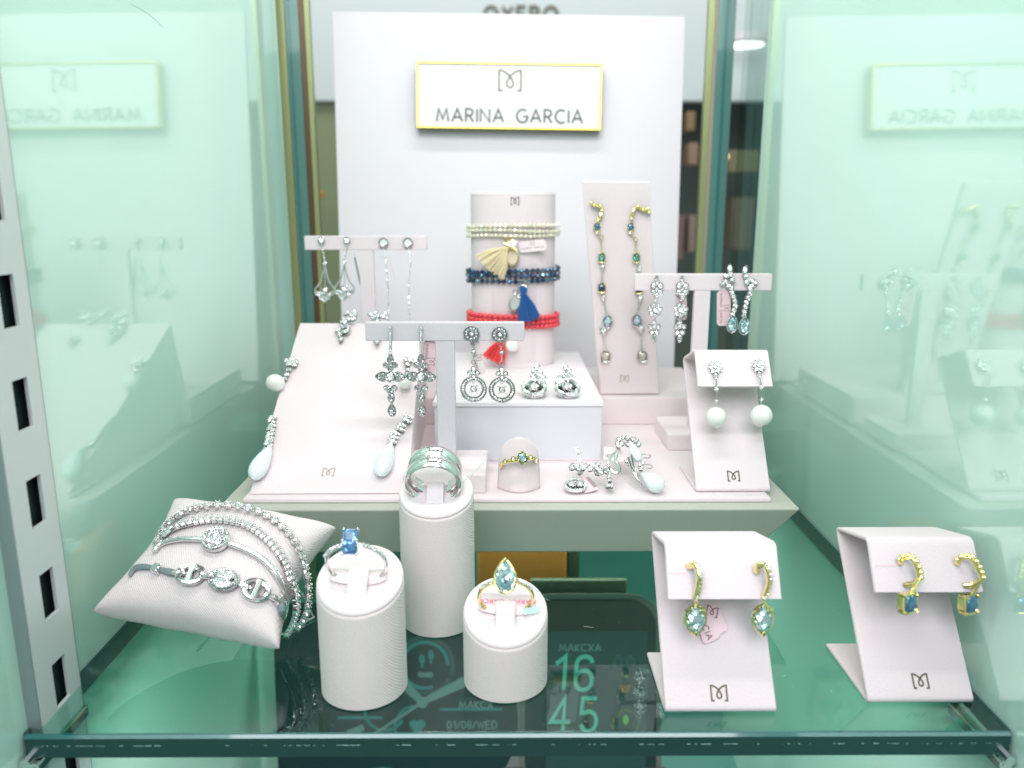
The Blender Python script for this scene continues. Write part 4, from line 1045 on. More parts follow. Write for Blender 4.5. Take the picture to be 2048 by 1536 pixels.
# --- pearl stand F
def pearl_long(px, dy, lab, px2, prx):
    j = J(flF, px, 736+dy, 1.2, 'pearl_drop_earring', lab, 'earring', 'pearl drop earrings on the folded stand')
    k = j.k
    for i in range(6): t = PI/3*i; bezelstone(j, px+8*math.cos(t), 736+dy+8*math.sin(t), 8.5, 8.5, d=1.6+.3*(i % 2), rim=.2)
    bezelstone(j, px, 736+dy, 10, 10, d=2.6, rim=.2)
    mb = MB()
    for i in range(12): t = PI/6*i; mb.sphere(j.p3(px+14*math.cos(t), 736+dy+13*math.sin(t), 1.2), .38, 6, 5)
    j.obj('cluster_prongs', mb, 'silver')
    # below the stud: vertical hanging plane in front of the flap edge
    fv = Frame((0, 352.5, 0), (0, -1, 0)); 
    def pt(x, y): p_ = fv.hit(x, y); return V(flF.loc(p_, j.o))
    def vbez(x, y, r):
        p_ = pt(x, y); mb = MB().sphere(p_, r*k*.5, 12, 8); b_ = j.obj('link_bead', mb, 'silver')
        mg = MB().sphere(p_+V(flF.loc(j.o+V((0, -r*k*.32, 0)), j.o)), r*k*.34, 8, 6); j.obj('stone', MBflat(mg, 'stone'), 'diamond', b_)
    j.obj('jump_ring', MB().tube([pt(px+2+5*math.cos(t), 753+dy+5*math.sin(t)) for t in [i*PI/6 for i in range(12)]], .25, 6, closed=True), 'silver')
    j.obj('rod', MB().tube([pt(px+3, 757+dy), pt(px2, 775+dy)], .3, 8), 'silver'); vbez(px2, 778+dy, 10)
    j.obj('rod', MB().tube([pt(px2, 783+dy), pt(px2, 798+dy)], .32, 8), 'silver'); vbez(px2, 802+dy, 8.5)
    p_ = pt(px2-1, 834+dy); j.obj('pearl', MB().sphere(p_, (prx*k, prx*k, prx*k), 32, 20), 'pearl')
    j.obj('rod', MB().tube([pt(px2, 806+dy), pt(px2, 815+dy)], .3, 8), 'silver')
pearl_long(1429, 0, 'pearl drop earring with snowflake cluster, at left on the pearl stand', 1433, 21.2)
pearl_long(1516, -3, 'pearl drop earring with snowflake cluster, at right on the pearl stand', 1523, 22.3)

# --- front stand D: gold hoops with aqua pears
def pear_hoop(dx, lab, shape, drop):
    j = J(flD, shape[0][0], shape[0][1], .9, 'pear_hoop_earring', lab, 'earring', 'gold hoops with aqua pear stones'); k = j.k
    pts = spline([(x, y, 0) for x, y in shape], 6)
    path = []
    for i, p in enumerate(pts):
        t = i/(len(pts)-1); path.append(V(j.p3(p.x, p.y, .6+4.5*math.sin(PI*min(1, t*1.05)))))
    hp = j.obj('hoop', MB().tube(path, 1.15, 10), 'gold')
    mb = MB()
    for p in resample(path[3:], 1.55, True): mb.sphere(p+V((0.25, -.8, .2)), .72, 7, 5)
    j.obj('hoop_stones', MBflat(mb, 'hoop_stones'), 'diamond', hp, kind='stuff')
    x, y = drop
    fv = Frame((0, 239.5, 0), (0, -math.cos(R(12)), math.sin(R(12)))); org = fv.hit(x, y)
    q = bpy.data.objects.new('pendant', None)
    rel = (flD.mat.transposed() @ fv.mat)
    a = V(flD.loc(org, j.o)); kk = (org-CAMP).dot(CAMR @ V((0, 0, -1)))/FPX
    def sub(name, mesh, m_, parent=None):
        o = link(name, mesh, m_, parent or j.root); 
        if parent is None: o.location = a*MM; o.rotation_euler = rel.to_euler()
        return o
    W, H = 43*kk, 58*kk
    ol = [(x_, -y_) for x_, y_ in pear(W, H, 18)]; ol = ol[::-1]
    ol2 = [(x_*.93, y_*.93) for x_, y_ in ol]
    mb = MB(); mb.rim(ol, -.2, .55); 
    n_ = len(ol); vs = [(p_[0], .2, p_[1]) for p_ in ol]+[(p_[0]*.45, 3.0, p_[1]*.45) for p_ in ol]; mb.add(vs, [(i, (i+1) % n_, n_+(i+1) % n_, n_+i) for i in range(n_)]+[tuple(range(n_, 2*n_))])
    tp = max(p_[1] for p_ in ol)
    for sx in (-1, 1): mb.tube([(sx*W*.40, -.2, H*.32), (sx*W*.36, -1.4, H*.38), (sx*W*.22, -1.5, H*.40)], .75, 8)
    mb.tube([(0, -.2, -H*.5), (0, -1.3, -H*.46), (0, -1.5, -H*.38)], .7, 8)
    bz = sub('gold_mount', mb, 'gold')
    st = MB().gem(ol2, .5, W*.62).mesh('stone', flat=True); sub('stone', st, 'aqua', bz)
    e1 = path[-1]; e2 = V(flD.loc(fv.hit(x, y-28), j.o)); j.obj('hanger', MB().tube([e1, (e1+e2)/2+V((0, -.6, 0)), e2], .7, 8), 'gold')
    return j
pear_hoop(0, 'gold hoop earring with aqua pear stone, left on the front stand beside the tag', [(1377, 1133), (1386, 1132), (1392, 1152), (1393, 1172), (1391, 1196)], (1391, 1240))
pear_hoop(0, 'gold hoop earring with aqua pear stone, right on the front stand', [(1511, 1143), (1511, 1133), (1522, 1133), (1530, 1155), (1532, 1172), (1528, 1198)], (1526, 1240))
jt = J(frD, 1425, 1250, 2.2, 'price_tag', 'pink tag lettered GARCIA behind the left aqua pear earring of the front stand', 'tag')
a, b = jt.ab(1425, 1250)
o = [jt.ab(x, y) for x, y in ((1401, 1268), (1396, 1262), (1414, 1208), (1436, 1208), (1455, 1254), (1452, 1262), (1443, 1266), (1436, 1276), (1428, 1281), (1412, 1287), (1406, 1285))]
jt.obj('card', MB().plate(o, 0, .2), 'tag')
mbt, _ = text_mb('GARCIA', 2.1, .34, .34, rot=R(-72), d=.3, org=jt.ab(1407, 1246)); jt.obj('print', mbt, 'ink')
jt.obj('logo', logo_mb(3.4, .36, rot=R(-18), d=.3, org=jt.ab(1424, 1223)), 'ink')

# --- front stand E: beaded hoops with blue emerald cut
def blue_hoop(lab, shape, drop):
    j = J(flE, shape[0][0], shape[0][1], .9, 'blue_hoop_earring', lab, 'earring', 'gold beaded hoops with dark blue stones'); k = j.k
    pts = spline([(x, y, 0) for x, y in shape], 6); path = []
    for i, p in enumerate(pts): t = i/(len(pts)-1); path.append(V(j.p3(p.x, p.y, .5+4.0*math.sin(PI*t))))
    hp = j.obj('hoop', MB().tube(path, .95, 10), 'gold'); mb = MB()
    for p in resample(path[:int(len(path)*.72)], 1.6, True):
        dd = (p-(sum(path, V())/len(path))).normalized(); mb.sphere(p+dd*.55+V((0, -.4, 0)), .95, 8, 6)
    j.obj('beading', mb, 'gold', hp)
    mb = MB()
    x, y = drop; fv = Frame((148, 243.5, 35), V((.32, -1, .15))); org = fv.hit(x, y); rel = flE.mat.transposed() @ fv.mat; a = V(flE.loc(org, j.o)); kk = (org-CAMP).dot(CAMR @ V((0, 0, -1)))/FPX
    W, H = 32*kk, 38*kk; ol = rect(W, H, W*.2); mb = MB().rim(ol, -.1, .4)
    mb.plate([(p_[0]*.98, p_[1]*.98) for p_ in ol], -3.2, -.4)
    for sx in (-1, 1):
        for sz in (-1, 1): mb.tube([(sx*W*.45, 2.6, sz*H*.45), (sx*W*.47, -.4, sz*H*.47), (sx*W*.38, -.9, sz*H*.39)], .5, 8)
    bz = link('gold_mount', mb, 'gold', j.root); bz.location = a*MM; bz.rotation_euler = rel.to_euler()
    link('stone', MB().gem(rect(W*.93, H*.93, W*.2), .1, W*.5).mesh('stone', flat=True), 'tealblue', bz)
    e1 = path[int(len(path)*.72)]; e2 = V(flE.loc(fv.hit(x+2, y-20), j.o)); j.obj('hanger', MB().tube([e1, (e1+e2)/2, e2], .7, 8), 'gold')
blue_hoop('gold beaded hoop with dark blue stone, left one on the far right stand', [(1800, 1127), (1796, 1121), (1803, 1116), (1813, 1120), (1822, 1137), (1828, 1158), (1822, 1168), (1807, 1170)], (1821, 1208))
blue_hoop('gold beaded hoop with dark blue stone, right one on the far right stand', [(1914, 1128), (1911, 1121), (1919, 1116), (1929, 1119), (1941, 1137), (1951, 1158), (1942, 1169), (1926, 1171)], (1943, 1209))

# --- rings on the posts
def ring_at(post, X, D, zc, ro, ri, wd, metal, name, label, pave_r, lean=0):
    r = empty(name, (X, D, zc), label, 'ring', None, Euler((R(lean), 0, 0)))
    n = 64; m_ = 10; vs = []; fs = []
    for i in range(n):
        t = 2*PI*i/n
        for q in range(m_):
            p = 2*PI*q/m_; rr = (ro+ri)/2+(ro-ri)/2*math.cos(p); vs.append((rr*math.sin(t), wd/2*math.sin(p), rr*math.cos(t)))
    for i in range(n):
        for q in range(m_): fs.append((i*m_+q, i*m_+(q+1) % m_, ((i+1) % n)*m_+(q+1) % m_, ((i+1) % n)*m_+q))
    b = link('band', MB().add(vs, fs), metal, r)
    if pave_r:
        mb = MB()
        for s in (-1, 1):
            for i in range(pave_r):
                t = s*(.34+i*.135); p = V((math.sin(t)*(ro+.25), 0, math.cos(t)*(ro+.25))); mb.sphere(p+V((0, -.35, 0)), .72, 7, 5)
        link('shoulder_stones', MBflat(mb, 'shoulder_stones'), 'diamond', b, kind='stuff')
    return r
cA = (xat(717, 257, 44), 256, 36.5)
rA = ring_at(postA, cA[0], 254.2, 49.8, 10.9, 9.6, 2.0, 'silver', 'blue_stone_ring', 'silver ring with two stacked square blue stones on the medium post', 7, 26)
for dy_, dz_, sz in ((-1.4, 10.6, 5.2), (1.9, 12.3, 5.2)):
    T = Matrix.Translation((-.8, dy_, dz_)) @ Matrix.Rotation(R(48 if dy_ < 0 else 60), 4, 'X').inverted()
    mb = MB().gem(rect(sz, sz*.95, sz*.18), 0, sz*.6); mb.v = [tuple(T @ V(p)) for p in mb.v]; g = link('stone', MBflat(mb, 'stone'), 'blue', rA)
    mb = MB()
    for sx in (-1, 1):
        for sz_ in (-1, 1): mb.sphere(T @ V((sx*sz*.46, -.5, sz_*sz*.44)), .55, 8, 6)
    mb.plate(rect(sz*.8, sz*.7, sz*.15), -2.6, -1.4) if False else None
    link('prongs', mb, 'silver', rA)
xB = xat(869, 305, 62)
rB = empty('wide_silver_ring', (xB, 302.8, 65.2), 'wide polished silver open ring with two domed bands on the tallest post', 'ring', None, Euler((R(24), 0, 0)))
def openband(yc, ro, wd, gap, name):
    n = 60; m_ = 12; vs = []; fs = []
    for i in range(n+1):
        t = R(180+gap)+(2*PI-2*R(gap))*i/n - PI
        t = -PI+R(gap)+(2*PI-2*R(gap))*i/n
        for q in range(m_):
            p = 2*PI*q/m_; rr = ro+1.25*math.cos(p)*(1.0 if math.cos(p) > 0 else .35); y = yc+wd/2*math.sin(p); tp = 1-.12*abs(t/PI)**3
            vs.append((rr*math.sin(t), y*tp, rr*math.cos(t)))
    for i in range(n):
        for q in range(m_): fs.append((i*m_+q, i*m_+(q+1) % m_, (i+1)*m_+(q+1) % m_, (i+1)*m_+q))
    fs.append(tuple(range(m_))); fs.append(tuple(n*m_+q for q in range(m_-1, -1, -1)))
    return link(name, MB().add(vs, fs), 'silver', rB)
openband(-3.4, 10.3, 5.8, 26, 'front_band'); openband(3.6, 10.0, 5.8, 30, 'rear_band'); openband(0, 9.3, 4, 32, 'centre_band')
xC = xat(1011, 261, 30)
rC = ring_at(postC, xC, 258.5, 34.8, 10.2, 8.9, 2.2, 'gold', 'pear_stone_ring', 'gold ring with a large pale aqua pear stone on the shortest post', 6, 24)
T = Matrix.Translation((-.2, -.6, 11.9)) @ Matrix.Rotation(R(-48), 4, 'X')
ol = pear(7.9, 11.4, 18); mb = MB().gem([(a*.95, b*.95) for a, b in ol], 0, 4.6); mb.v = [tuple(T @ V(p)) for p in mb.v]
mb2 = MB().rim(ol, -.3, .38, 8)
n_ = len(ol); mb2.add([(p_[0], .3, p_[1]) for p_ in ol]+[(p_[0]*.5, 3.2, p_[1]*.5) for p_ in ol], [(i, (i+1) % n_, n_+(i+1) % n_, n_+i) for i in range(n_)])
mb2.sphere((0, -.4, 5.7), .75, 8, 6); mb2.v = [tuple(T @ V(p)) for p in mb2.v]
mt_ = link('stone_mount', mb2, 'gold', rC); link('stone', MBflat(mb, 'stone'), 'aqua', mt_)
# tags under rings
def ringtag(post, X, D, z, w_, h_, lab, txt, m_='tag_pale', rot=0):
    r = empty('price_tag', (X, D, z), lab, 'tag', 'brand tags tucked under rings', Euler((R(20), 0, R(rot))))
    vs = []; n = 12
    mb = MB(); 
    for i in range(n+1):
        x = (i/n-.5)*w_; zz = .9*math.cos(i/n*2*PI*.9)*.8+(.6 if i in (0, n) else 0); hh_ = h_*.5*(1-.25*(abs(i/n-.5)*2)**4)
        vs += [(x, -hh_, zz), (x, hh_, zz)]
    mb.add(vs, [(2*i, 2*i+2, 2*i+3, 2*i+1) for i in range(n)]); c = link('paper', mb, m_, r)
    s = c.modifiers.new('thickness', 'SOLIDIFY'); s.thickness = .00015
    if txt:
        mbt, _ = text_mb(txt, 1.7, .3, .35, d=0, rot=PI); T = Matrix.Translation((0, 0, 1.3)) @ Matrix.Rotation(-PI/2, 4, 'X')
        mbt.v = [tuple(T @ V(p)) for p in mbt.v]; link('print', mbt, 'ink_red', c)
    return r
ringtag(postA, cA[0]+.2, 257.0, 43.8, 19.5, 7, 'small curled pink tag under the blue stone ring', '')
ringtag(postC, xC+.3, 263.0, 29.9, 20.5, 9.5, 'pale pink lettered tag under the gold pear stone ring', 'MARINA GARCIA', rot=-3)
tp = link('adhesive_strip', MB().bevbox((-3, -.1, -1.2), (3, .1, 1.2), .08), pr('pale_mint_plastic', base=(.62, .80, .76), rough=.3), rC, (9.3, -2.2, -4.6), Euler((R(-40), 0, R(10))))
# string of the clear tag above the blue ring and plastic loop right of silver ring
o = link('plastic_thread', MB().tube([V((0, 0, 0)), V((5, -2, 5)), V((11, -3, 12))], .18, 6), pr('clear_plastic', base=(.85, .9, .9), rough=.2), None, (xB+10, 302, 61)); tag(o, 'fine clear plastic thread sticking out beside the wide silver ring', 'thread')

# --- small curved ring holder with gold ring
rh = empty('ring_tongue', (5.0, 351, TZ), 'small rounded pink suede tongue on the mat holding a gold ring', 'ring stand')
vs = []; NX, NZ = 16, 22
def tongue(u, v):      # u -1..1, v 0..1 bottom to top
    W = 9.2*(1-.06*v); 
    if v > .62: W *= math.sqrt(max(0, 1-((v-.62)/.381)**2))
    x = W*u; z = v*26*.98; y = 3.0-6.5*math.cos(u*PI/2)*(1-v)+(-1.6)*v
    return V((x, y, z+.3*(1-v)*0))
for th0 in (0,):
    for i in range(NZ+1):
        for k in range(NX+1): vs.append(tongue(-1+2*k/NX, i/NZ))
fs = [(i*(NX+1)+k, i*(NX+1)+k+1, (i+1)*(NX+1)+k+1, (i+1)*(NX+1)+k) for i in range(NZ) for k in range(NX)]
tb = link('tongue', MB().add(vs, fs), 'suede_pink', rh); s = tb.modifiers.new('thickness', 'SOLIDIFY'); s.thickness = .0012; s.offset = 1
gr = J(Frame((0, 346.5, 0), (0, -1, 0)), 1037, 920, .5, 'oval_stone_ring', 'gold ring with an oval pale blue stone and bezel dots on the small tongue', 'ring')
pts = [gr.p3(x, y, d_) for x, y, d_ in ((1001, 941, -5), (1003, 930, -1.5), (1012, 923, .6), (1026, 919, 1.6), (1040, 917, 1.8), (1054, 916, 1.3), (1065, 917, -.5), (1071, 923, -3), (1070, 933, -6))]
gr.obj('band', MB().tube(spline(pts, 5), .95, 10), 'gold')
for x, y, s_ in ((1010, 919, 8), (1027, 914, 9), (1061, 911, 8), (1072, 917, 7)): bezelstone(gr, x, y, s_, s_, d=2.6, metal='gold', rim=.3, m='diamond')
bezelstone(gr, 1045, 911, 19, 25, 'ell', 'denim', 'gold', d=3.6, rot=.15, prongs=4, rim=.35, thick=2.2)
g2 = [c_ for c_ in gr.root.children if c_.name.startswith('bezel')][-1].children[0]; g2.data.materials[0] = M['aqua']

# --- studs on the box top
def lying(frame, off, name, lab, group=None, px=0, py=0): return J(frame, px, py, off, name, lab, 'earring', group)
bxF = Frame((0, 0, BZ+2.5), (0, -.62, .78), (0, .78, .62)); bxF.P0 = V((0, 405, BZ+2.5))
def knot(dx, lab, mir):
    f = lambda x, y: (x+dx, y)
    j = lying(bxF, 2.0, 'knot_earring', lab, 'pave pear knot earrings on the display box', *f(1070, 778)); k = j.k
    a, b = j.ab(*f(1069, 776)); o = pear(44*k, 40*k, 20, a, b+.5)
    mb = MB().plate([((x-a)*.98+a, (y-b)*.98+b) for x, y in o], -3.2, -2.2); mb.rim(o, .3, 1.15, 8); mb.rim([(a+(x-a)*1.05, b+(y-b)*1.05) for x, y in o], -1.6, .8, 8); h = j.obj('pear_frame', mb, 'silver')
    st = MB()
    oc = o+[o[0]]
    for x, y in resample([(x, y, 0) for x, y in oc], 1.2): st.stone(x, y, .62, 1.35, 6)
    oo_ = [(a+(x-a)*1.12, b+(y-b)*1.12) for x, y in oc]
    for x, y in resample([(x, y, 0) for x, y in oo_], 1.2): st.stone(x, y, .55, .3, 6)
    j.obj('pave_stones', MBflat(st, 'p'), 'diamond', h, kind='stuff')
    bezelstone(j, *f(1069, 775), 22, 18, 'pear', d=1.4, rim=.3)
    for i, (x, y) in enumerate(((1066, 755), (1071, 750), (1068, 744), (1074, 740), (1071, 761), (1077, 756), (1076, 735))):
        xx = 1070+(x-1070)*mir; bezelstone(j, xx+dx, y, 10, 10, d=1.2+.4*(i % 2), rot=i, rim=.25)
    for i, (x, y) in enumerate(((1086, 757), (1091, 765), (1083, 750), (1082, 765))):
        xx = 1070+(x-1070)*mir; bezelstone(j, xx+dx, y, 14, 11, d=.5+.5*(i % 2), rot=i*.8, rim=.3, shape='marq')
knot(-1, 'pave pear knot earring on the box top, beside the bracelet cylinder', 1)
knot(66, 'pave pear knot earring on the box top, nearer the right edge', -1)
q = J(Frame((0, 400, BZ+.1), (0, 0, 1), (0, 1, 0)), 1030, 787, 0.1, 'price_tag', 'white tag edge lettered at the left of the pear knot earrings', 'tag')
mbt, _ = text_mb('EWX', 1.6, .3, .5, d=.1); q.obj('print', mbt, 'black'); q.obj('paper', MB().plate(rect(9, 6, .8), -.05, .05), 'tag_pale')

# --- loose earrings on the mat
mF = Frame((0, 370, TZ+.2), (0, -.35, .94), (0, .94, .35)); mF.P0 = V((0, 352, TZ+3))
j = lying(mF, 1, 'loose_earring', 'silver pave loop earring with barcode tag lying right of the gold ring', None, 1157, 965); k = j.k
hb = j.obj('stem', MB().tube([j.p3(1156, 905, 2), j.p3(1160, 932, 3), j.p3(1158, 955, 2)], 1.0, 8), 'silver')
st = MB()
for x, y in resample([(*j.ab(1154, 905), 0), (*j.ab(1159, 930), 0), (*j.ab(1158, 950), 0)], 1.05):
    st.stone(x-.5, y, .5, 3.6, 6); st.stone(x+.6, y, .5, 3.6, 6)
j.obj('pave_stones', MBflat(st, 'p'), 'diamond', hb, kind='stuff')
for i, (x, y) in enumerate(((1147, 936), (1153, 941), (1143, 943), (1173, 936), (1180, 944), (1166, 943), (1160, 948))): bezelstone(j, x, y, 13, 12, d=1.8+.4*(i % 3), rot=i, rim=.3)
a, b = j.ab(1151, 972); o = ell(40*k, 34*k, 20, a, b)
mb = MB().plate(o, -1.5, .2); mb.rim(o, .3, .8, 8); h = j.obj('round_frame', mb, 'silver')
st = MB()
for x, y in resample([(x, y, 0) for x, y in o+[o[0]]], 1.15): st.stone(x, y, .56, 1.0, 6)
j.obj('pave_stones', MBflat(st, 'p'), 'diamond', h, kind='stuff')
for x, y in ((1143, 970), (1159, 970)): bezelstone(j, x, y, 16, 18, 'pear', d=1.2, rim=.3)
# its tag with barcode
tg_ = j.obj('price_tag', MB().plate([j.ab(x, y) for x, y in ((1168, 952), (1176, 950), (1194, 972), (1196, 977), (1170, 984), (1164, 970))], -.8, -.6), 'tag')
mb = MB()
for i in range(9): mb.plate([j.ab(1171+i*2.0, 955+i*2.2), j.ab(1172+i*2.0+(i % 3)*.4, 955.8+i*2.2), j.ab(1178+i*2.0, 952+i*2.2), j.ab(1177+i*2.0, 951+i*2.2)], -.55, -.5)
j.obj('barcode', mb, 'black', tg_)
j = lying(mF, 1, 'loose_earring', 'small curled silver stud earring on the mat, between the loop and opal earrings', None, 1210, 955)
j.obj('curl', MB().tube(spline([j.p3(x, y, d_) for x, y, d_ in ((1193, 940, 2), (1192, 950, 1), (1200, 955, 2.2), (1210, 950, 3), (1217, 958, 3), (1220, 970, 1.5), (1224, 980, 1))], 5), 1.1, 8), 'silver')
for i, (x, y) in enumerate(((1195, 938), (1193, 947), (1199, 953), (1207, 948), (1213, 953), (1217, 962), (1219, 970), (1222, 978), (1214, 978))): bezelstone(j, x, y, 10, 10, d=3.2 if i < 7 else 2, rot=i, rim=.25)
j.obj('ear_back', MB().tube(spline([j.p3(x, y, d_) for x, y, d_ in ((1216, 935, 1), (1221, 922, 4), (1230, 923, 5), (1230, 933, 3), (1237, 938, 2), (1237, 948, 1), (1226, 948, 1), (1217, 940, 2), (1216, 931, 2))], 5), .75, 8), 'silver')
j = lying(mF, 1, 'opal_loose_earring', 'silver earring with two milky opal drops lying at right on the mat', None, 1270, 935)
for i, (x, y) in enumerate(((1238, 884), (1247, 881), (1254, 886), (1235, 892), (1243, 895), (1236, 902), (1266, 884), (1272, 890), (1276, 898), (1255, 894))): bezelstone(j, x, y, 12, 10, 'marq' if i % 2 else 'ell', d=2+.6*(i % 3), rot=i, rim=.28)
dropshape(j, 1267, 912, 24, 66, R(8), 3.2)
dropshape(j, 1302, 973, 36, 58, R(38), 3.4)
j.obj('clip_bar', MB().tube([j.p3(1262, 923, 4), j.p3(1266, 945, 4), j.p3(1275, 962, 3)], [1.0, .9, .8], 8), 'silver')
j.obj('clip_bar', MB().tube([j.p3(1256, 926, 3), j.p3(1262, 945, 3), j.p3(1272, 963, 2.5), j.p3(1290, 985, 2)], [.8, .7, .6, .4], 8), 'silver')
for cx, cy in ((1290, 922), (1294, 943)):
    j.obj('wire_loop', MB().tube([j.p3(cx+10*math.cos(t), cy+9*math.sin(t), 3+1.5*math.sin(t)) for t in [R(x) for x in range(-150, 130, 20)]], .3, 8), 'silver')
for x, y in ((1253, 928), (1259, 934), (1280, 936), (1285, 932), (1281, 944)): bezelstone(j, x, y, 9, 9, d=2.2, rim=.25)
j.obj('price_tag', MB().plate([j.ab(x, y) for x, y in ((1209, 885), (1240, 890), (1262, 912), (1240, 916), (1208, 910))], -2.6, -2.4), 'tag_pale')
mb = MB()
for i in range(8): mb.plate([j.ab(1212+i*3.2, 901), j.ab(1213.2+i*3.2+(i % 2)*.6, 901), j.ab(1213.2+i*3.2+(i % 2)*.6, 907), j.ab(1212+i*3.2, 907)], -2.3, -2.25)
j.obj('barcode', mb, 'black')

# ================================================================== BEAD BRACELETS
random.seed(11)
def bead_mesh(r, flat):
    bm = bmesh.new(); bmesh.ops.create_icosphere(bm, subdivisions=1 if flat else 2, radius=r*MM)
    if flat:
        for v in bm.verts: v.co.z *= .88
    me = bpy.data.meshes.new('bead'); bm.to_mesh(me); bm.free()
    if not flat: me.polygons.foreach_set('use_smooth', [True]*len(me.polygons))
    return me
C0 = V((3.2, 502, BZ))
cylF = Frame((0, 502-cb_-1.5, 0), (0, -1, 0))
def zpix(py): return at_y(1024, py, 502-cb_-1.6).z
def bead_bracelet(name, label, strands, r, mkey, flat):
    rt = empty(name, C0+V((0, 0, strands[0][0]-BZ)), label, 'bracelet', 'bead bracelets on the oval cylinder'); org = rt.location/MM
    me = bead_mesh(r, flat)
    for si, (z, tl_, amp) in enumerate(strands):
        a_, b_ = ca+r+.25+random.uniform(0, .5), cb_+r+.3
        # thread
        th = [V((C0.x+a_*math.cos(2*PI*i/60), C0.y+b_*math.sin(2*PI*i/60), z+tl_*math.cos(2*PI*i/60)+amp*math.sin(3*2*PI*i/60+si)))-org for i in range(60)]
        link('thread', MB().tube(th, .5, 5, closed=True), {'cream': 'th_cream', 'blue_': 'th_blue', 'red_b': 'th_red'}[name[:5]], rt)
        t = PI-.35
        while t < 2*PI+.35:
            p = V((C0.x+a_*math.cos(t), C0.y+b_*math.sin(t), z+tl_*math.cos(t)+amp*math.sin(3*t+si)+random.uniform(-.12, .12)))
            mk = mkey
            if name == 'red_bead_bracelet' and t < PI+.12: mk = 'bead_gold'
            m2 = me if mk == mkey else me.copy()
            o = link('bead', m2, mk, rt, p-org, Euler((random.random()*6, random.random()*6, random.random()*6)))
            t += (2.02*r)/math.hypot(a_*math.sin(t), b_*math.cos(t))
    return rt, org
rc, oc = bead_bracelet('cream_bead_bracelet', 'cream crystal bead bracelet with cream tassel, top of the cylinder', [(zpix(452), .3, .15), (zpix(462), -.4, .35), (zpix(472), .2, .35)], 1.5, 'bead_cream', True)
rb, ob = bead_bracelet('blue_bead_bracelet', 'midnight blue crystal bead bracelet with blue tassel, middle of the cylinder', [(zpix(543), .9, .2), (zpix(552), .4, .25), (zpix(563), .7, .2)], 1.75, 'bead_blue', True)
rr_, orr = bead_bracelet('red_bead_bracelet', 'coral red bead bracelet with red tassel, lowest on the cylinder', [(zpix(634), -.8, .2), (zpix(644), -.9, .15), (zpix(653), -.9, .2)], 1.65, 'bead_red', False)
def tassel(rt, org, top, neck, end, spread, mkey, n=46):
    D = 502-cb_-5
    P = lambda q, d=0: at_y(q[0], q[1], D-d)-org
    a, b = P(top), P(neck); t = empty_part('tassel', rt)
    ax = (b-a).normalized(); hd = MB().tube([a, a.lerp(b, .3), a.lerp(b, .6), b, b+ax*.6], [1.4, 2.4, 2.3, 1.7, 2.2], 14)
    h = link('tassel', hd, mkey, rt)
    link('tie', MB().tube([b-ax*.35, b+ax*.35], 2.15, 14), mkey, h)
    e = P(end); side = (e-b).normalized().cross(V((0, 1, 0))).normalized(); mb = MB()
    k = (a-b).length
    for i in range(n):
        u = (i+.5)/n*2-1+random.uniform(-.05, .05); dd = random.uniform(-1, 1)
        p0 = b+side*1.6*u+V((0, 1.4*dd, 0)); p2 = e+side*spread*u+V((0, 2.2*dd, 0))+(e-b).normalized()*random.uniform(-1.2, .8)-(e-b).normalized()*abs(u)*1.2
        p1 = p0.lerp(p2, .5)+side*u*spread*.12
        mb.tube([p0, p1, p2], .36, 5, caps=True)
    link('threads', mb, mkey, h, kind='stuff')
def empty_part(n, p): return None
tassel(rc, oc, (1024, 482), (1011, 498), (976, 538), 11, 'th_cream')
tassel(rb, ob, (1047, 572), (1047, 590), (1059, 643), 7, 'th_blue')
tassel(rr_, orr, (1010, 668), (1003, 682), (985, 723), 7.5, 'th_red')
def charm(rt, org, px, py, w_, h_, m_, rimm, name='charm', d=6.5, rot=0):
    D = 502-cb_-d; c = at_y(px, py, D)-org; k = .299; fr0 = Frame((0, 0, 0), (0, -1, 0))
    o = ell(w_*k, h_*k, 22, 0, 0, rot); mb = MB().plate(o, -.6, .3); mb.rim(o, .1, .45, 8)
    h = link(name, mb, rimm, rt, c); link('face', MB().plate([(x*.88, y*.88) for x, y in o], .3, .7), m_, h)
    link('jump_ring', MB().tube([V((1.3*math.cos(i*PI/6), -.3, h_*k*.5+1.2+1.3*math.sin(i*PI/6))) for i in range(12)], .3, 6, closed=True), rimm, h)
charm(rc, oc, 1025, 515, 24, 32, 'druzy_gold', 'gold', d=3.5)
charm(rb, ob, 1030, 605, 22, 34, 'druzy_grey', 'silver', rot=-.25, d=5)
D = 502-cb_-6
link('charm_pearl', MB().sphere(at_y(1024, 691, D)-orr, (14*.298, 12*.298, 13*.298), 24, 16), 'pearl', rr_)
mb = MB()
for i in range(3): mb.tube([at_y(1014+4*i, 478, D)-oc+V((1.6*math.cos(q*PI/6), 0, 1.9*math.sin(q*PI/6)-1)) for q in range(12)], .38, 6, closed=True)
mb.tube([at_y(1008, 487, D-1)-oc, at_y(1020, 491, D-1.5)-oc, at_y(1033, 500, D-1)-oc], .7, 8)
link('gold_rings', mb, 'gold', rc)
link('white_charm', MB().bevbox((-1.9, -.6, -2.0), (1.9, .6, 2.0), .4), 'white_paper', rc, at_y(1027, 486, D-1.4)-oc, Euler((0, R(25), 0)))
mb = MB()
for x, y in ((1046, 566), (1052, 568), (1041, 580), (1038, 590)): mb.tube([at_y(x, y, D)-ob+V((1.5*math.cos(q*PI/6), 0, 1.5*math.sin(q*PI/6))) for q in range(12)], .35, 6, closed=True)
link('silver_rings', mb, 'silver', rb)
cF = Frame((0, 502-cb_-1.2, 0), (0, -1, 0))
jj = J(cF, 1065, 492, .4, 'price_tag', 'white lettered tag hanging from the cream bead bracelet', 'tag')
tagcard(jj, 1065, 492, 54, 22, R(6), 0, m='tag_pale', name='card')

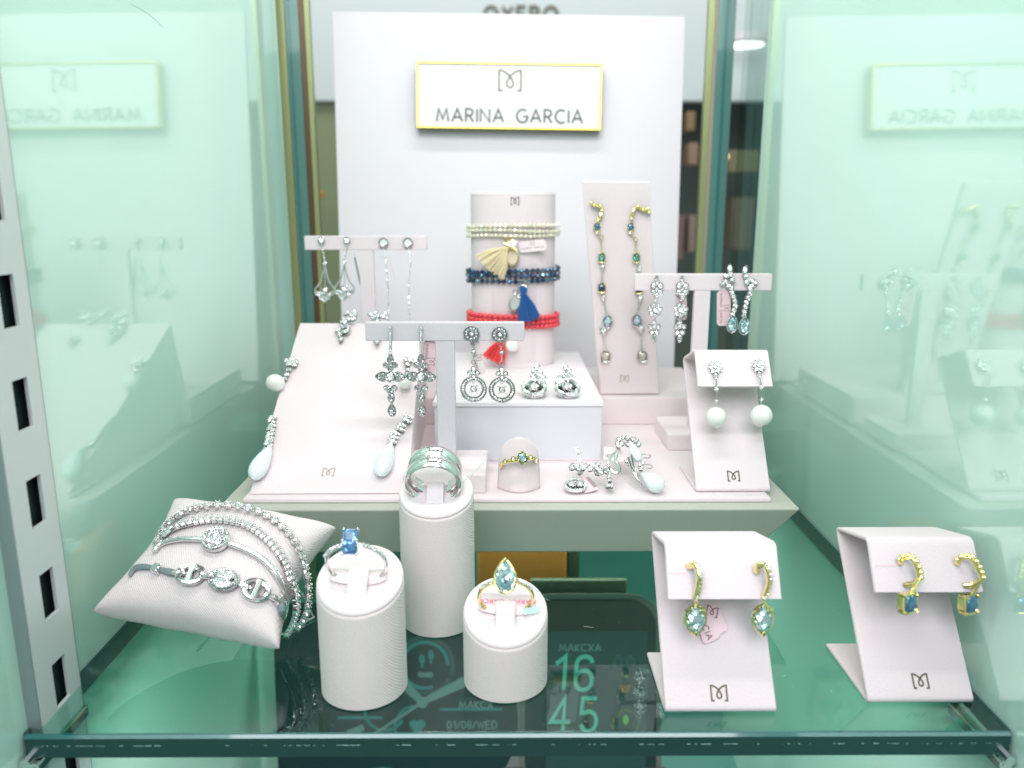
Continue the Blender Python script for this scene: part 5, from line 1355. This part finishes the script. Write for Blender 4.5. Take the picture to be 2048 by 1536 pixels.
# ================================================================== PILLOW AND ITS BRACELETS
pNL, pNR, pFR, pFL = V((-155.5, 270.5, 23)), V((-84, 263, 12)), V((-72.5, 314, 38)), V((-143.5, 321, 48))
pc = (pNL+pNR+pFR+pFL)/4
pn = ((pNR-pNL).cross(pFL-pNL)).normalized()
if pn.z < 0: pn = -pn
pil = empty('pillow', pc, 'plump pinkish suede pillow at front left, wrapped with four bracelets', 'pillow')
NU = 48; T0 = 17.5
def pillow_pt(u, v, sgn):
    iu = u*(1-.17*(1-v*v)); iv = v*(1-.07*(1-u*u))
    a = (iu+1)/2; b = (iv+1)/2
    p = pNL*(1-a)*(1-b)+pNR*a*(1-b)+pFR*a*b+pFL*(1-a)*b
    p = pc+(p-pc)*(1-.012*(u*v)**8)
    h = T0*(max(0, (1-u**2)*(1-v**2)))**.36
    h *= 1-.05*math.exp(-((v-.2)/.5)**2)
    wr = .45*math.sin(11*u+5*v)*(1-u*u)*(abs(v)**3)+.35*math.sin(13*v-6*u)*(1-v*v)*(abs(u)**4)
    return p+pn*sgn*h+pn*wr
vs = []; fs = []; idx = {}
def pid(i, k, s):
    edge = i in (0, NU) or k in (0, NU); key = (i, k, 0 if edge else s)
    if key not in idx:
        u = -math.cos(PI*i/NU); v = -math.cos(PI*k/NU); idx[key] = len(vs); vs.append(pillow_pt(u, v, 0 if edge else s)-pc)
    return idx[key]
for s in (1, -1):
    for i in range(NU):
        for k in range(NU):
            q = (pid(i, k, s), pid(i+1, k, s), pid(i+1, k+1, s), pid(i, k+1, s)); fs.append(q if s > 0 else q[::-1])
link('cushion', MB().add(vs, fs).mesh('cushion', ang=180), fabric('pillow_suede', (.83, .74, .75), 1300, .7, twill=True, var=.06), pil)
sd_ = []
for a, b in ((pNL, pNR), (pNR, pFR), (pFR, pFL), (pFL, pNL)): pass
wr = empty('wire_easel', (pc.x, pc.y, 0), 'thin silver wire support on the glass under the pillow', 'wire support')
wl = at_z(628, 1235, .6)-V((pc.x, pc.y, 0)); wm = at_z(566, 1268, .6)-V((pc.x, pc.y, 0))
link('wire', MB().tube([wl, wm, V((-8, 2, .7)), V((-16, 6, 10))], .55, 8), 'silver', wr)
link('wire', MB().tube([wl+V((0, 0, 0)), V((22, 34, .7)), V((15, 20, 26))], .5, 8), 'silver', wr)
axis = ((pFL+pFR)-(pNL+pNR)).normalized(); xax = pn.cross(axis).normalized()
if xax.x < 0: xax = -xax
HU = ((pNR-pNL).length+(pFR-pFL).length)/4; HV = ((pFL+pFR)-(pNL+pNR)).length/4
def on_pillow(px, py, n):
    for _ in range(6):
        p = hit(px, py, pc+pn*n, pn); d = p-pc; v = max(-.99, min(.99, d.dot(axis)/HV)); u = d.dot(xax)/(HU*(1-.17*(1-v*v)))
        if abs(u) >= .985 or n < -1: return p
        h = T0*((1-u*u)*(1-v*v))**.36
        if n > h+.5: n = max(h+.5, n-1.5)
        elif n < h+.5: n = h+.5
    return p
def outward(p):
    d = p-pc; d -= axis*d.dot(axis); return d.normalized()
def frame_rot(t, nrm):       # local x along t, y = -nrm, z = up
    t = t.normalized(); y = -(nrm-t*nrm.dot(t)).normalized(); z = t.cross(y).normalized()
    return Matrix((t, y, z)).transposed()
def link_chain(name, label, ctrl, spacing, mk, lift=1.0):
    pts = spline([on_pillow(*c_) for c_ in ctrl], 10); ps_ = resample(pts, spacing, True)
    r = empty(name, ps_[len(ps_)//2], label, 'bracelet', 'bracelets wrapped around the pillow'); org = ps_[len(ps_)//2]
    a, b = mk()
    for i, p in enumerate(ps_):
        t = ps_[min(i+1, len(ps_)-1)]-ps_[max(i-1, 0)]; nn = outward(p); m3 = frame_rot(t, nn)
        o = link('link', a, 'silver', r, p-org+nn*lift, m3); link('stone', b, 'diamond', o)
    mb = MB().tube([p-org+outward(p)*.3 for p in pts], .45, 6); link('chain_core', mb, 'silver_dark', r)
def round_link():
    s = 1.6; mb = MB()
    prof = [(s*.7, -.9), (s*.85, -.2), (s, .4), (s*1.02, .9), (s*.88, 1.0), (s*.8, .5)]
    T = Matrix.Rotation(R(90), 4, 'X')
    mb.lathe(prof, 12, T)
    for i in range(6):
        t = PI/3*i; mb.sphere((s*math.cos(t), -1.25, s*math.sin(t)), .34, 6, 5)
    mb.tube([(-2.2, 0, 0), (2.2, 0, 0)], .5, 6)
    g = MB().gem(ell(s*1.75, s*1.75, 8), .75, 1.5)
    return mb.mesh('link'), g.mesh('stone', flat=True)
def square_link():
    s = 1.05; mb = MB(); mb.bevbox((-s*.95, -.4, -s*1.3), (s*.95, 1.3, s*1.3), .25, seg=1)
    for sx in (-1, 1):
        for sz in (-1, 1): mb.sphere((sx*s*.85, -.9, sz*s*1.2), .3, 6, 5)
    g = MB().gem(rect(s*1.7, s*2.2, .35), .5, 1.3)
    return mb.mesh('link'), g.mesh('stone', flat=True)
link_chain('round_stone_bracelet', 'round stone tennis bracelet, rearmost on the pillow',
           [(322, 1092, -4), (330, 1062, 4), (352, 1040, 10), (386, 1022, 15), (440, 1014, 18), (500, 1021, 18.5), (552, 1048, 17), (588, 1090, 13), (606, 1140, 8), (611, 1190, 1), (606, 1228, -7), (592, 1250, -14)], 3.9, round_link)
link_chain('square_stone_bracelet', 'square stone tennis bracelet, second from the rear on the pillow',
           [(312, 1102, -3), (322, 1080, 5), (342, 1062, 11), (376, 1049, 16), (430, 1041, 18.5), (488, 1050, 19), (535, 1082, 17.5), (566, 1126, 13), (584, 1172, 7), (589, 1215, -1), (584, 1240, -8), (572, 1264, -15)], 2.25, square_link)
# bangle
ctrl = [(310, 1104, 0), (322, 1090, 9), (345, 1082, 14), (380, 1079, 17.5), (434, 1083, 19), (478, 1095, 19), (518, 1115, 18), (546, 1142, 15), (563, 1172, 10), (571, 1205, 3), (566, 1232, -5), (554, 1246, -12)]
pts = spline([on_pillow(*c_) for c_ in ctrl], 10); org = on_pillow(434, 1083, 19)
bg_ = empty('disc_bangle', org, 'slim silver bangle with a round pave disc, third from the rear on the pillow', 'bracelet', 'bracelets wrapped around the pillow')
link('bangle_wire', MB().tube([p-org+outward(p)*.4 for p in pts], 1.15, 12), 'silver', bg_)
nn = (outward(org)*.55+V((0, -.55, .6))).normalized(); fr0 = Frame((0, 0, 0), nn, (0, 1, .4))
dk = link('pave_disc', MB().lathe([(0, -2.2), (4.6, -2.2), (5.0, -1.8), (5.1, .3), (4.6, .8), (3.9, .6), (3.5, .1), (0, .5)], 40, Matrix.Rotation(R(90), 4, 'X')), 'silver', bg_, nn*2.4, fr0.mat)
st = MB().pave(ell(7.2, 7.2, 24), 1.0, .52, .5, jit=.05)
link('pave_stones', MBflat(st, 'p'), 'diamond', dk, kind='stuff')
st = MB()
for i in range(30): t = 2*PI*i/30; st.stone(4.35*math.cos(t), 4.35*math.sin(t), .45, .8)
link('halo_stones', MBflat(st, 'p'), 'diamond', dk, kind='stuff')
# cord bracelet with mariner links
L_ = {'a': (382, 1151), 'b': (447, 1160), 'c': (509, 1181)}
org = on_pillow(447, 1160, 18)
cd = empty('cord_bracelet', org, 'grey leather cord bracelet with three oval silver links, nearest the front of the pillow', 'bracelet', 'bracelets wrapped around the pillow')
for off in (-1, 0, 1):
    c3 = [(262, 1152+off*1.5, 2), (272, 1138+off*2.5, 8), (292, 1135+off*2.5, 12), (316, 1139+off*.8, 15.5), (330, 1143+off*2.8, 16.5), (346, 1147+off*4, 17), (358, 1149, 17.5)]
    ps2 = spline([on_pillow(*q) for q in c3], 8); link('cord', MB().tube([p-org+outward(p)*.5 for p in ps2], .72, 8), 'leather', cd)
ps2 = spline([on_pillow(*q) for q in ((545, 1195, 12), (556, 1206, 8), (562, 1222, 1), (560, 1242, -7))], 6); link('cord', MB().tube([p-org+outward(p)*.5 for p in ps2], 1.3, 8), 'leather', cd)
p = on_pillow(317, 1140, 16); link('crimp', MB().bevbox((-1.6, -1.8, -1.8), (1.6, 1.2, 1.8), .6), 'silver', cd, p-org+outward(p)*.6, frame_rot(on_pillow(330, 1143, 16)-on_pillow(305, 1137, 15), outward(p)))
p = on_pillow(556, 1203, 9); link('crimp', MB().bevbox((-1.8, -1.6, -1.9), (1.8, 1.2, 1.9), .6), 'silver', cd, p-org+outward(p)*.6, frame_rot(on_pillow(562, 1222, 2)-on_pillow(545, 1195, 12), outward(p)))
def mariner(pave_):
    W, H = 5.3, 4.2; mb = MB(); n = 32
    out = [(W*math.cos(2*PI*i/n), H*math.sin(2*PI*i/n)) for i in range(n)]
    if pave_:
        hx, hr = 3.4, .95
        bm = bmesh.new()
        # domed disc with two holes: grid approach
        N_ = 26; grid = {}
        for i in range(-N_, N_+1):
            for k in range(-N_, N_+1):
                x = W*i/N_; z = H*k/N_
                if (x/W)**2+(z/H)**2 <= 1.0 and math.hypot(abs(x)-hx, z) > hr: grid[(i, k)] = bm.verts.new((x, -1.9*math.sqrt(max(0, 1-(x/W)**2-(z/H)**2))**.8, z))
        for (i, k) in list(grid):
            q = [(i, k), (i+1, k), (i+1, k+1), (i, k+1)]
            if all(c_ in grid for c_ in q): bm.faces.new([grid[c_] for c_ in q])
        bm.verts.index_update(); mb.add([v.co.copy() for v in bm.verts], [[v.index for v in f.verts] for f in bm.faces]); bm.free()
        mb.tube([(x, 0, z) for x, z in out], .55, 8, closed=True)
        for s in (-1, 1): mb.tube([(s*hx+hr*math.cos(i*PI/6), -.9, hr*math.sin(i*PI/6)) for i in range(12)], .35, 6, closed=True)
        return mb
    mb.tube([(W*.84*math.cos(2*PI*i/n), -.3, H*.80*math.sin(2*PI*i/n)) for i in range(n)], 1.15, 10, closed=True)
    mb.tube([(0, -.5, -H*.8), (0, -.9, 0), (0, -.5, H*.8)], [1.5, 1.1, 1.5], 10)
    return mb
centers = [on_pillow(382, 1151, 18), on_pillow(447, 1161, 19), on_pillow(511, 1181, 17)]
tdir = [centers[1]-centers[0], centers[2]-centers[0], on_pillow(545, 1195, 13)-centers[1]]
for i in range(3):
    nn = (outward(centers[i])*.6+V((0, -.5, .6))).normalized(); m3 = frame_rot(tdir[i], nn)
    o = link('mariner_link', mariner(i == 1), 'silver' if i != 1 else 'silver_dark', cd, centers[i]-org+nn*.8, m3)
    if i == 1:
        st = MB()
        y = -3.6
        while y < 3.7:
            x = -4.7
            while x < 4.8:
                if (x/5.0)**2+(y/3.9)**2 < .93 and math.hypot(abs(x)-3.4, y) > 1.25:
                    d_ = 1.9*math.sqrt(max(0, 1-(x/5.3)**2-(y/4.2)**2))**.8; st.stone(x+random.uniform(-.05, .05), y, .42, d_+.08)
                x += .92
            y += .88
        link('pave_stones', MBflat(st, 'p'), 'diamond', o, kind='stuff')
for a, b in (((357, 1149, 18), (367, 1150, 18.5)), ((407, 1154, 19), (422, 1156, 19.5)), ((476, 1168, 19), (490, 1173, 18.5)), ((531, 1189, 16), (547, 1197, 12))):
    A, B = on_pillow(*a), on_pillow(*b); mid = (A+B)/2; t = (B-A).normalized(); nn = outward(mid); sd2 = t.cross(nn)
    link('joining_link', MB().tube([mid-org+nn*1.0+t*2.6*math.cos(i*PI/8)+(sd2*.6+nn*.6)*1.7*math.sin(i*PI/8) for i in range(16)], .75, 8, closed=True), 'silver', cd)

# a stray fibre on the left wall and dust on the shelf
lwF = Frame((LW+.12, 0, 0), (1, 0, 0))
fp = [lwF.hit(x, y) for x, y in ((262, 8), (280, 17), (300, 30), (316, 44), (326, 55))]
fo = fp[0]; o = link('fibre', MB().tube([q-fo for q in spline(fp, 5)], .045, 5), 'leather', None, fo); tag(o, 'thin dark stray fibre stuck high on the left wall', 'fibre')
random.seed(5); mb = MB()
for i in range(420):
    x = random.uniform(-155, 160); y = random.uniform(235, 390); rr0 = random.choice((.05, .08, .08, .14)); mb.sphere((x, y, .06), (rr0, rr0, .04), 5, 3)
for i in range(14):
    x = random.uniform(-150, 150); y = random.uniform(235, 340); a = random.uniform(0, PI); l = random.uniform(1, 5); mb.tube([(x, y, .06), (x+l*math.cos(a), y+l*math.sin(a), .06)], .05, 4)
o = link('dust', mb, pr('dust', base=(.7, .78, .75), rough=.8), None, (0, 0, 0), kind='stuff'); tag(o, 'fine pale dust specks scattered over the glass shelf', 'dust')
